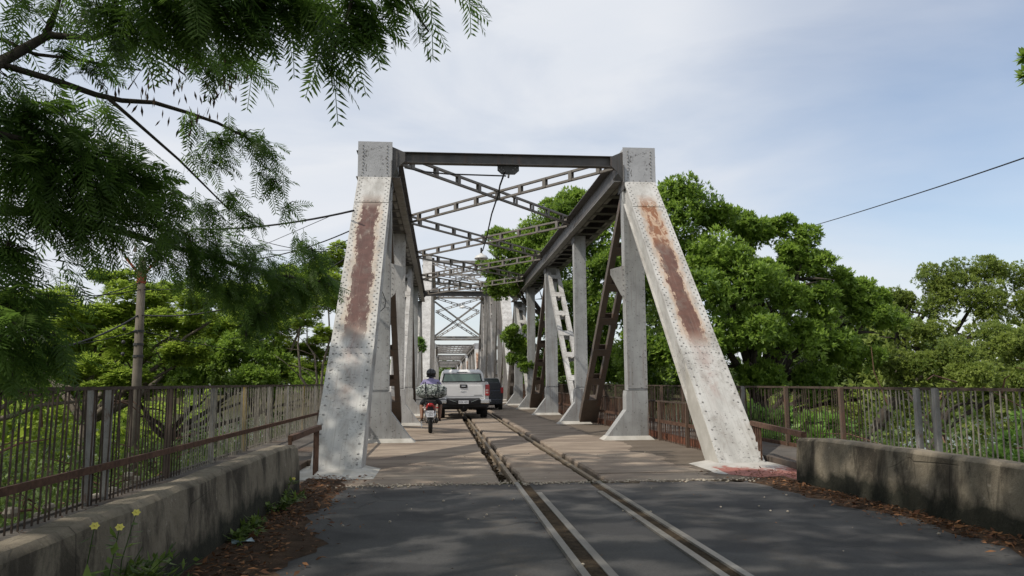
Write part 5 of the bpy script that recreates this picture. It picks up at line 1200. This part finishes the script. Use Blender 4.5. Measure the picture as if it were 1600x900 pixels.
# foliage masses: (px, py, Y, radius px, fronds, frond length m, hang direction)
ms = [(180, 20, 5.2, 70, 120), (260, 10, 5.0, 70, 140), (340, 15, 4.9, 65, 150), (410, 5, 4.9, 60, 130), (470, 0, 4.9, 50, 90), (300, 45, 5.2, 45, 60), (240, 50, 5.4, 40, 40), (380, 45, 5.0, 32, 26), (440, 28, 4.9, 28, 18),
      (560, 15, 4.75, 40, 60), (530, 50, 4.7, 32, 34), (585, 40, 4.8, 30, 30), (620, 10, 4.9, 36, 34), (512, 85, 4.72, 26, 16), (520, 112, 4.75, 20, 12), (560, 75, 4.75, 24, 13), (660, 45, 4.95, 16, 7), (672, 20, 4.95, 16, 6), (730, -2, 5.1, 24, 10), (500, 20, 4.8, 30, 24),
      (40, 20, 6.4, 50, 40), (20, 70, 6.3, 30, 20), (110, 90, 6.5, 34, 30), (150, 110, 6.5, 34, 26), (95, 20, 6.3, 44, 26), (10, 130, 6.2, 40, 30), (200, 70, 6.2, 40, 30), (90, 160, 6.3, 36, 18),
      (360, 90, 6.6, 34, 34), (390, 105, 6.8, 22, 18), (330, 110, 6.4, 28, 22), (300, 100, 6.4, 26, 20),
      (40, 190, 5.6, 70, 150), (110, 220, 5.8, 70, 160), (30, 260, 5.6, 75, 190), (130, 280, 5.9, 75, 190), (190, 260, 6.1, 55, 110), (230, 290, 6.2, 48, 90), (60, 330, 6.0, 75, 180), (150, 345, 6.4, 70, 160), (220, 340, 6.6, 55, 110), (270, 310, 6.6, 34, 40), (10, 400, 5.8, 50, 90), (170, 180, 6.2, 26, 16),
      (300, 250, 7.0, 22, 12), (340, 225, 7.2, 34, 34), (380, 220, 7.3, 36, 40), (410, 240, 7.4, 34, 34), (345, 260, 7.2, 24, 20), (430, 290, 7.5, 24, 18), (415, 270, 7.5, 26, 18), (450, 325, 7.6, 22, 12), (300, 195, 6.9, 24, 12),
      (280, 375, 7.6, 55, 140), (340, 400, 8.0, 55, 170), (400, 420, 8.4, 52, 170), (330, 330, 7.6, 34, 50), (360, 310, 7.6, 26, 26), (390, 345, 7.8, 26, 24), (450, 450, 8.8, 45, 130), (420, 480, 8.8, 40, 110), (360, 460, 8.3, 48, 130), (400, 500, 8.6, 30, 60), (300, 430, 8.0, 40, 80), (490, 400, 9.0, 30, 50), (500, 430, 9.0, 34, 70), (480, 460, 9.0, 30, 50), (240, 400, 7.4, 36, 50), (515, 450, 9.1, 24, 26), (385, 525, 8.6, 18, 20), (470, 385, 8.8, 20, 16),
      (20, 470, 5.8, 44, 70), (50, 520, 5.9, 55, 110), (20, 560, 5.9, 50, 90), (90, 560, 6.1, 34, 50), (0, 510, 5.6, 50, 90), (75, 480, 6.0, 30, 34), (100, 430, 6.4, 26, 10), (140, 400, 6.6, 30, 14), (125, 455, 6.6, 14, 4), (10, 600, 6.0, 30, 30)]
for (px, py, Y, rp, cnt) in ms:
    if py > 425 and px < 110 or (px < 60 and py < 140): cnt = int(cnt * .8)
    c = np.array(at(px, py, Y=Y)); r = rp * Y / CF; n = max(3, int(cnt * (.72 if Y > 7 else .54)))
    pts, d = blob_points(c, (r * .95, r * 1.25, r * .85), n, g, .05, .2)
    tc_ = .35 + .2 * g.normal()
    small = Y > 7; Lr = (.24 if small else .30); fl = (.085 if small else .115)
    o_ = d * .55 + np.array([.35, .1, -.45]) + g.normal(size=(n, 3)) * .35
    q, ix = fronds(pts - unit(o_) * Lr * .5, o_, g, Lr, 10, fl, .012 if small else .015); Q.append(q); T.append((tc_ + g.normal(size=n) * .22)[ix])
    for i in range(min(n // 3, 9)):      # twigs carrying the fronds
        p = Vector(pts[i]); e = Vector(c) * .5 + p * .5 + Vector((0, 0, r * .3)); wood.tube([Vector(c) + Vector((0, 0, r * .25)) - mb_, e - mb_, p - mb_], [.006, .004, .003], 4)
V4 = np.concatenate(Q); quads('crown', V4 - np.array(mb_), np.concatenate(T), MT['leaf_mimosa'], mim)
wood.build('trunk', MT['bark_dark'], mim, smooth=True)
# hanging dry pods
pc = np.concatenate([np.array(at(a, b, Y=c)) + g.normal(size=(k, 3)) * s for a, b, c, k, s in ((350, 118, 6.6, 40, .09), (325, 150, 6.6, 14, .06), (250, 135, 6.5, 14, .08), (270, 100, 6.4, 10, .06), (175, 130, 6.5, 8, .05), (300, 60, 6.0, 16, .12), (215, 150, 6.6, 8, .08), (285, 170, 7.0, 20, .15))])
D = np.tile([0., 0, -1], (len(pc), 1)) + g.normal(size=(len(pc), 3)) * .25
quads('seed_pods', leaf_quads(pc - np.array(mb_), D, rand_dirs(len(pc), g), np.full(len(pc), .10), np.full(len(pc), .022)), g.random(len(pc)), MT['pod'], mim, kind='stuff')
# the part of its crown over and behind the viewer, which shades the approach
n = 6000; P = np.stack([g.uniform(-12.5, 4.2, n), g.uniform(-11, 8.4, n), g.uniform(7.2, 9.4, n)], 1)
P2 = np.stack([g.uniform(-12, -2.5, 900), g.uniform(7.5, 11.2, 900), g.uniform(7.5, 9.4, 900)], 1); P = np.concatenate([P, P2]); n = len(P)
keep = (np.sin(P[:, 0] * 1.3 + 1) * np.sin(P[:, 1] * 1.1) > -.78) & ~((P[:, 0] > -8.5) & (P[:, 0] < -3) & (P[:, 1] > 1.5) & (P[:, 1] < 8) & (g.random(n) < .35)); P = P[keep]; n = len(P)
q, ix = fronds(P, rand_dirs(n, g) * np.array([1, 1, .3]), g, .5, 8, .22, .055, .3)
quads('crown_overhead', q - np.array(mb_), (.4 + g.normal(size=n) * .2)[ix], MT['leaf_mimosa'], mim)
m = MB()
for i in range(16):
    a = i * .63; e = Vector((-4 + 7.5 * math.cos(a) * (.6 + .4 * (i % 3) / 2), -2 + 8 * math.sin(a) * (.6 + .4 * (i % 2)), 8.0)); e.y = min(e.y, 6.8); p0 = Vector((-5.6, 3.4, 3.8))
    m.tube([p0 - mb_, p0.lerp(e, .4) + Vector((0, 0, 1.2)) - mb_, p0.lerp(e, .75) + Vector((0, 0, .6)) - mb_, e - mb_], [.13, .08, .05, .02], 6)
m.build('limbs', MT['bark_dark'], mim, smooth=True)

# ---- undergrowth on both banks
def undergrowth(name, xr, yr, n, side, seed):
    g = np.random.default_rng(seed); Q = []; T = []
    nb = n
    for i in range(nb):
        y = yr[0] + (yr[1] - yr[0]) * g.random() ** 1.25; x = side * (xr[0] + (xr[1] - xr[0]) * g.random()) + 1.5
        z = bank_h(x, y); h = g.uniform(.7, 2.3) * (1.25 if abs(x - 1.5) > 8 else .8); r = g.uniform(.5, 1.1)
        top = min(z + h, .95)
        near = y < 16; k = int((75 if near else 42)); L_ = g.uniform(.07, .13) * (1 if near else 1.5)
        c = (x, y, (z + top) / 2); pts, d = blob_points(c, (r, r, max(.4, (top - z) / 2 + .2)), k, g, .5, .5)
        if side < 0: pts[:, 0] = np.minimum(pts[:, 0], -3.62)
        else: pts[:, 0] = np.maximum(pts[:, 0], 6.6)
        q = rosettes(pts, d + np.array([0, 0, .5]), 6, L_, g.uniform(.3, .55), g, 1.0); Q.append(q); T.append(g.uniform(.1, .75) + g.normal(size=len(q)) * .18)
    return quads(name, np.concatenate(Q), np.concatenate(T), MT['leaf_under'], kind='stuff')
undergrowth('undergrowth', (5.6, 16), (-1, 48), 520, -1, 41)
undergrowth('undergrowth', (5.6, 20), (-1, 48), 560, 1, 42)
# dry twigs and pale rubbish behind the railings
m = MB(); r = random.Random(9)
for i in range(260):
    s = -1 if i % 2 else 1; x = (-3.8 - r.random() * 3.5) if s < 0 else (6.8 + r.random() * 4); y = 5 + r.random() * 12; z = bank_h(x, y) + r.uniform(.1, 1.7)
    d = Vector((r.uniform(-1, 1), r.uniform(-1, 1), r.uniform(-.3, .8))).normalized() * r.uniform(.4, 1.1); p = Vector((x, y, z)); e = p + d
    lim = (lambda v: Vector((min(v.x, -3.6), v.y, v.z))) if s < 0 else (lambda v: Vector((max(v.x, 6.6), v.y, v.z)))
    m.tube([lim(p), lim(p.lerp(e, .5) + Vector((0, 0, .08))), lim(e)], [.014, .010, .005], 4)
m.build('dry_twigs', simple('dry_twig_bark', (.16, .09, .06), .9), kind='stuff')
# far wood on the other bank
g2 = np.random.default_rng(50); Q = []; T = []
for i in range(520):
    x = g2.uniform(-260, 300); y = 288 + g2.uniform(0, 30); h = g2.uniform(5, 11); c = (x, y, -1 + h * .4)
    pts, d = blob_points(c, (g2.uniform(4, 8), 4, h * .6), 46, g2, .6, .6); q = rosettes(pts, d, 3, 1.9, .6, g2); Q.append(q); T.append(g2.uniform(.1, .8) + g2.normal(size=len(q)) * .15)
quads('far_wood', np.concatenate(Q), np.concatenate(T), MT['leaf_under'], kind='stuff')
for sd, xr, lab in ((61, (-62, -16), 0), (62, (24, 80), 1)):    # nearer bank woods, one mass each
    Q = []; T = []; g2 = np.random.default_rng(sd)
    for i in range(230):
        x = g2.uniform(*xr); y = g2.uniform(34, 62); h = g2.uniform(3.0, 6.2) if lab == 0 else g2.uniform(5, 9); c = (x, y, bank_h(x, y) + h * .55)
        pts, d = blob_points(c, (g2.uniform(1.6, 3), 2, h * .5), 60, g2, .6, .6); q = rosettes(pts, d, 6, .42, .45, g2); Q.append(q); T.append(g2.uniform(.2, .8) + g2.normal(size=len(q)) * .15)
    quads('bank_wood', np.concatenate(Q), np.concatenate(T), MT['leaf_feather'] if lab == 0 else MT['leaf_olive'], kind='stuff')

# ---- litter along the barriers, flowering weed
g3 = np.random.default_rng(9)
def litter(n, fx, fy, z, seed, size=(.03, .09)):
    g = np.random.default_rng(seed); y = fy(g, n); x = fx(g, n, y); P = np.stack([x, y, z + g.uniform(.004, .03, n)], 1)
    D = unit(np.stack([g.normal(size=n), g.normal(size=n), g.normal(size=n) * .25], 1)); l = g.uniform(*size, n)
    return leaf_quads(P, D, np.tile([0, 0, 1.], (n, 1)) + g.normal(size=(n, 3)) * .35, l, l * g.uniform(.15, .45, n), .08), g.random(n) ** 1.4
parts = [litter(2300, lambda g, n, y: -1.74 + np.abs(g.normal(size=n)) * .30 + .02, lambda g, n: g.uniform(2.5, 10.9, n), .0, 1),
         litter(1500, lambda g, n, y: 4.50 + .05 * (9.4 - y) - np.abs(g.normal(size=n)) * .20 - .02, lambda g, n: g.uniform(4, 9.9, n), .0, 2),
         litter(1300, lambda g, n, y: -2.02 - np.abs(g.normal(size=n)) * .5, lambda g, n: g.uniform(2, 9.5, n), .12, 3),
         litter(260, lambda g, n, y: g.uniform(-1, 4.5, n), lambda g, n: g.uniform(3, 14, n), .0, 4, (.01, .035)),
         litter(300, lambda g, n, y: 4.6 + g.normal(size=n) * .35, lambda g, n: 10.3 + g.normal(size=n) * .35, .01, 5, (.02, .07))]
quads('leaf_litter', np.concatenate([p[0] for p in parts]), np.concatenate([p[1] for p in parts]), MT['leaf_dead'], kind='stuff')
MT['pebble'] = simple('pale_pebble', (.40, .35, .28), .9)
m = MB(); r = random.Random(3)
for i in range(90): s = r.uniform(.006, .018); m.sphere((r.uniform(-1.5, 4.6), r.uniform(4, 14), s * .4), (s, s, s * .6), 5, 3)
for i in range(60): s = r.uniform(.03, .09); x = -3.75 - r.random() * .8; m.sphere((x, r.uniform(7, 11), bank_h(x, 8) + .5 * s + r.random() * .25), (s, s * 1.3, s * .7), 6, 4)
for i in range(420):
    s = r.uniform(.005, .02); m.sphere((r.uniform(-1.6, 4.4), 9.93 + r.gauss(0, .09), s * .3), (s, s * 1.2, s * .6), 5, 3)
m.build('pebbles', MT['pebble'], kind='stuff')
MT['petal'] = simple('yellow_petals', (.60, .53, .12), .6, 0, .1)
def weed(label, base, flowers, nstem, seed, spread=.3, hgt=.5):
    r = random.Random(seed); base = Vector(base); t = thing('flowering_weed' if flowers else 'weed', label, 'plant', base); g = np.random.default_rng(seed)
    Q = []; tips = [Vector(f) - base for f in flowers] + [Vector((r.uniform(-.02, .30), r.uniform(-spread * 1.6, spread * 1.6), r.uniform(.2, 1) * hgt)) for _ in range(nstem)]
    for tp in tips:
        b0 = Vector((r.uniform(-.03, .08), tp.y * .5 + r.uniform(-.05, .05), 0)); mid = b0.lerp(tp, .55) + Vector((r.uniform(-.03, .03), r.uniform(-.04, .04), .05)); pts = [b0, b0.lerp(mid, .5) + Vector((0, 0, .02)), mid, tp]; m = MB(); m.tube(pts, [.004, .0035, .003, .002], 5); m.build('stem', MT['leaf_mimosa'], t)
        for i in range(26):
            f = r.uniform(.1, .95); k = min(2, int(f * 3)); p = pts[k].lerp(pts[k + 1], f * 3 - k); d = np.array([r.gauss(0, 1), r.gauss(0, 1), r.gauss(.1, .5)]); Q.append(leaf_quads(np.array([p]), np.array([d]), np.array([[0, 0, 1.0]]), [r.uniform(.05, .11)], [r.uniform(.018, .04)], -.05))
    quads('foliage', np.concatenate(Q), g.random(len(Q)), MT['leaf_under'], t)
    for f in flowers:
        m = MB(); c = Vector(f) - base
        for k in range(6):
            a = k * math.pi / 3; U = Vector((.95, .3, 0)); W_ = Vector((-.16, .5, .75)); d = U * math.cos(a) + W_ * math.sin(a) + Vector((.2, -.5, .4)) * .2; s = -U * math.sin(a) + W_ * math.cos(a); m.add([c, c + d * .013 + s * .009, c + d * .023, c + d * .013 - s * .009, c + Vector((0, 0, -.004))], [(0, 1, 2, 3), (4, 3, 2, 1)])
        m.sphere(c + Vector((0, 0, .004)), .006, 6, 4); m.build('flower', MT['petal'], t)
fx = -1.60
weed('leafy weed with pale yellow flowers at the foot of the left barrier', (-1.66, 3.95, 0), [at(148, 822, X=fx), at(187, 824, X=fx + .02), at(213, 801, X=fx)], 70, 5, .50, .42)
weed('small green weed at the far foot of the left barrier', (-1.66, 8.2, 0), [at(459, 748, X=-1.62)], 9, 6, .35, .16)
weed('low scruffy weed partway along the left barrier', (-1.68, 6.9, 0), [], 10, 7, .4, .12)
p = at(362, 851, Z=0.02); m = MB(); m.add([(0, 0, 0), (.10, .02, .02), (.16, .08, .005), (.12, .13, .03), (.04, .11, .0), (-.02, .06, .03)], [(0, 1, 5), (1, 2, 3), (1, 3, 4, 5)]); tag(m.build('plastic_scrap', simple('blue_grey_plastic', (.25, .33, .38), .4), None, Matrix.Translation(p), fixn=False), 'crumpled blue-grey plastic scrap in the leaves by the left barrier', 'litter')
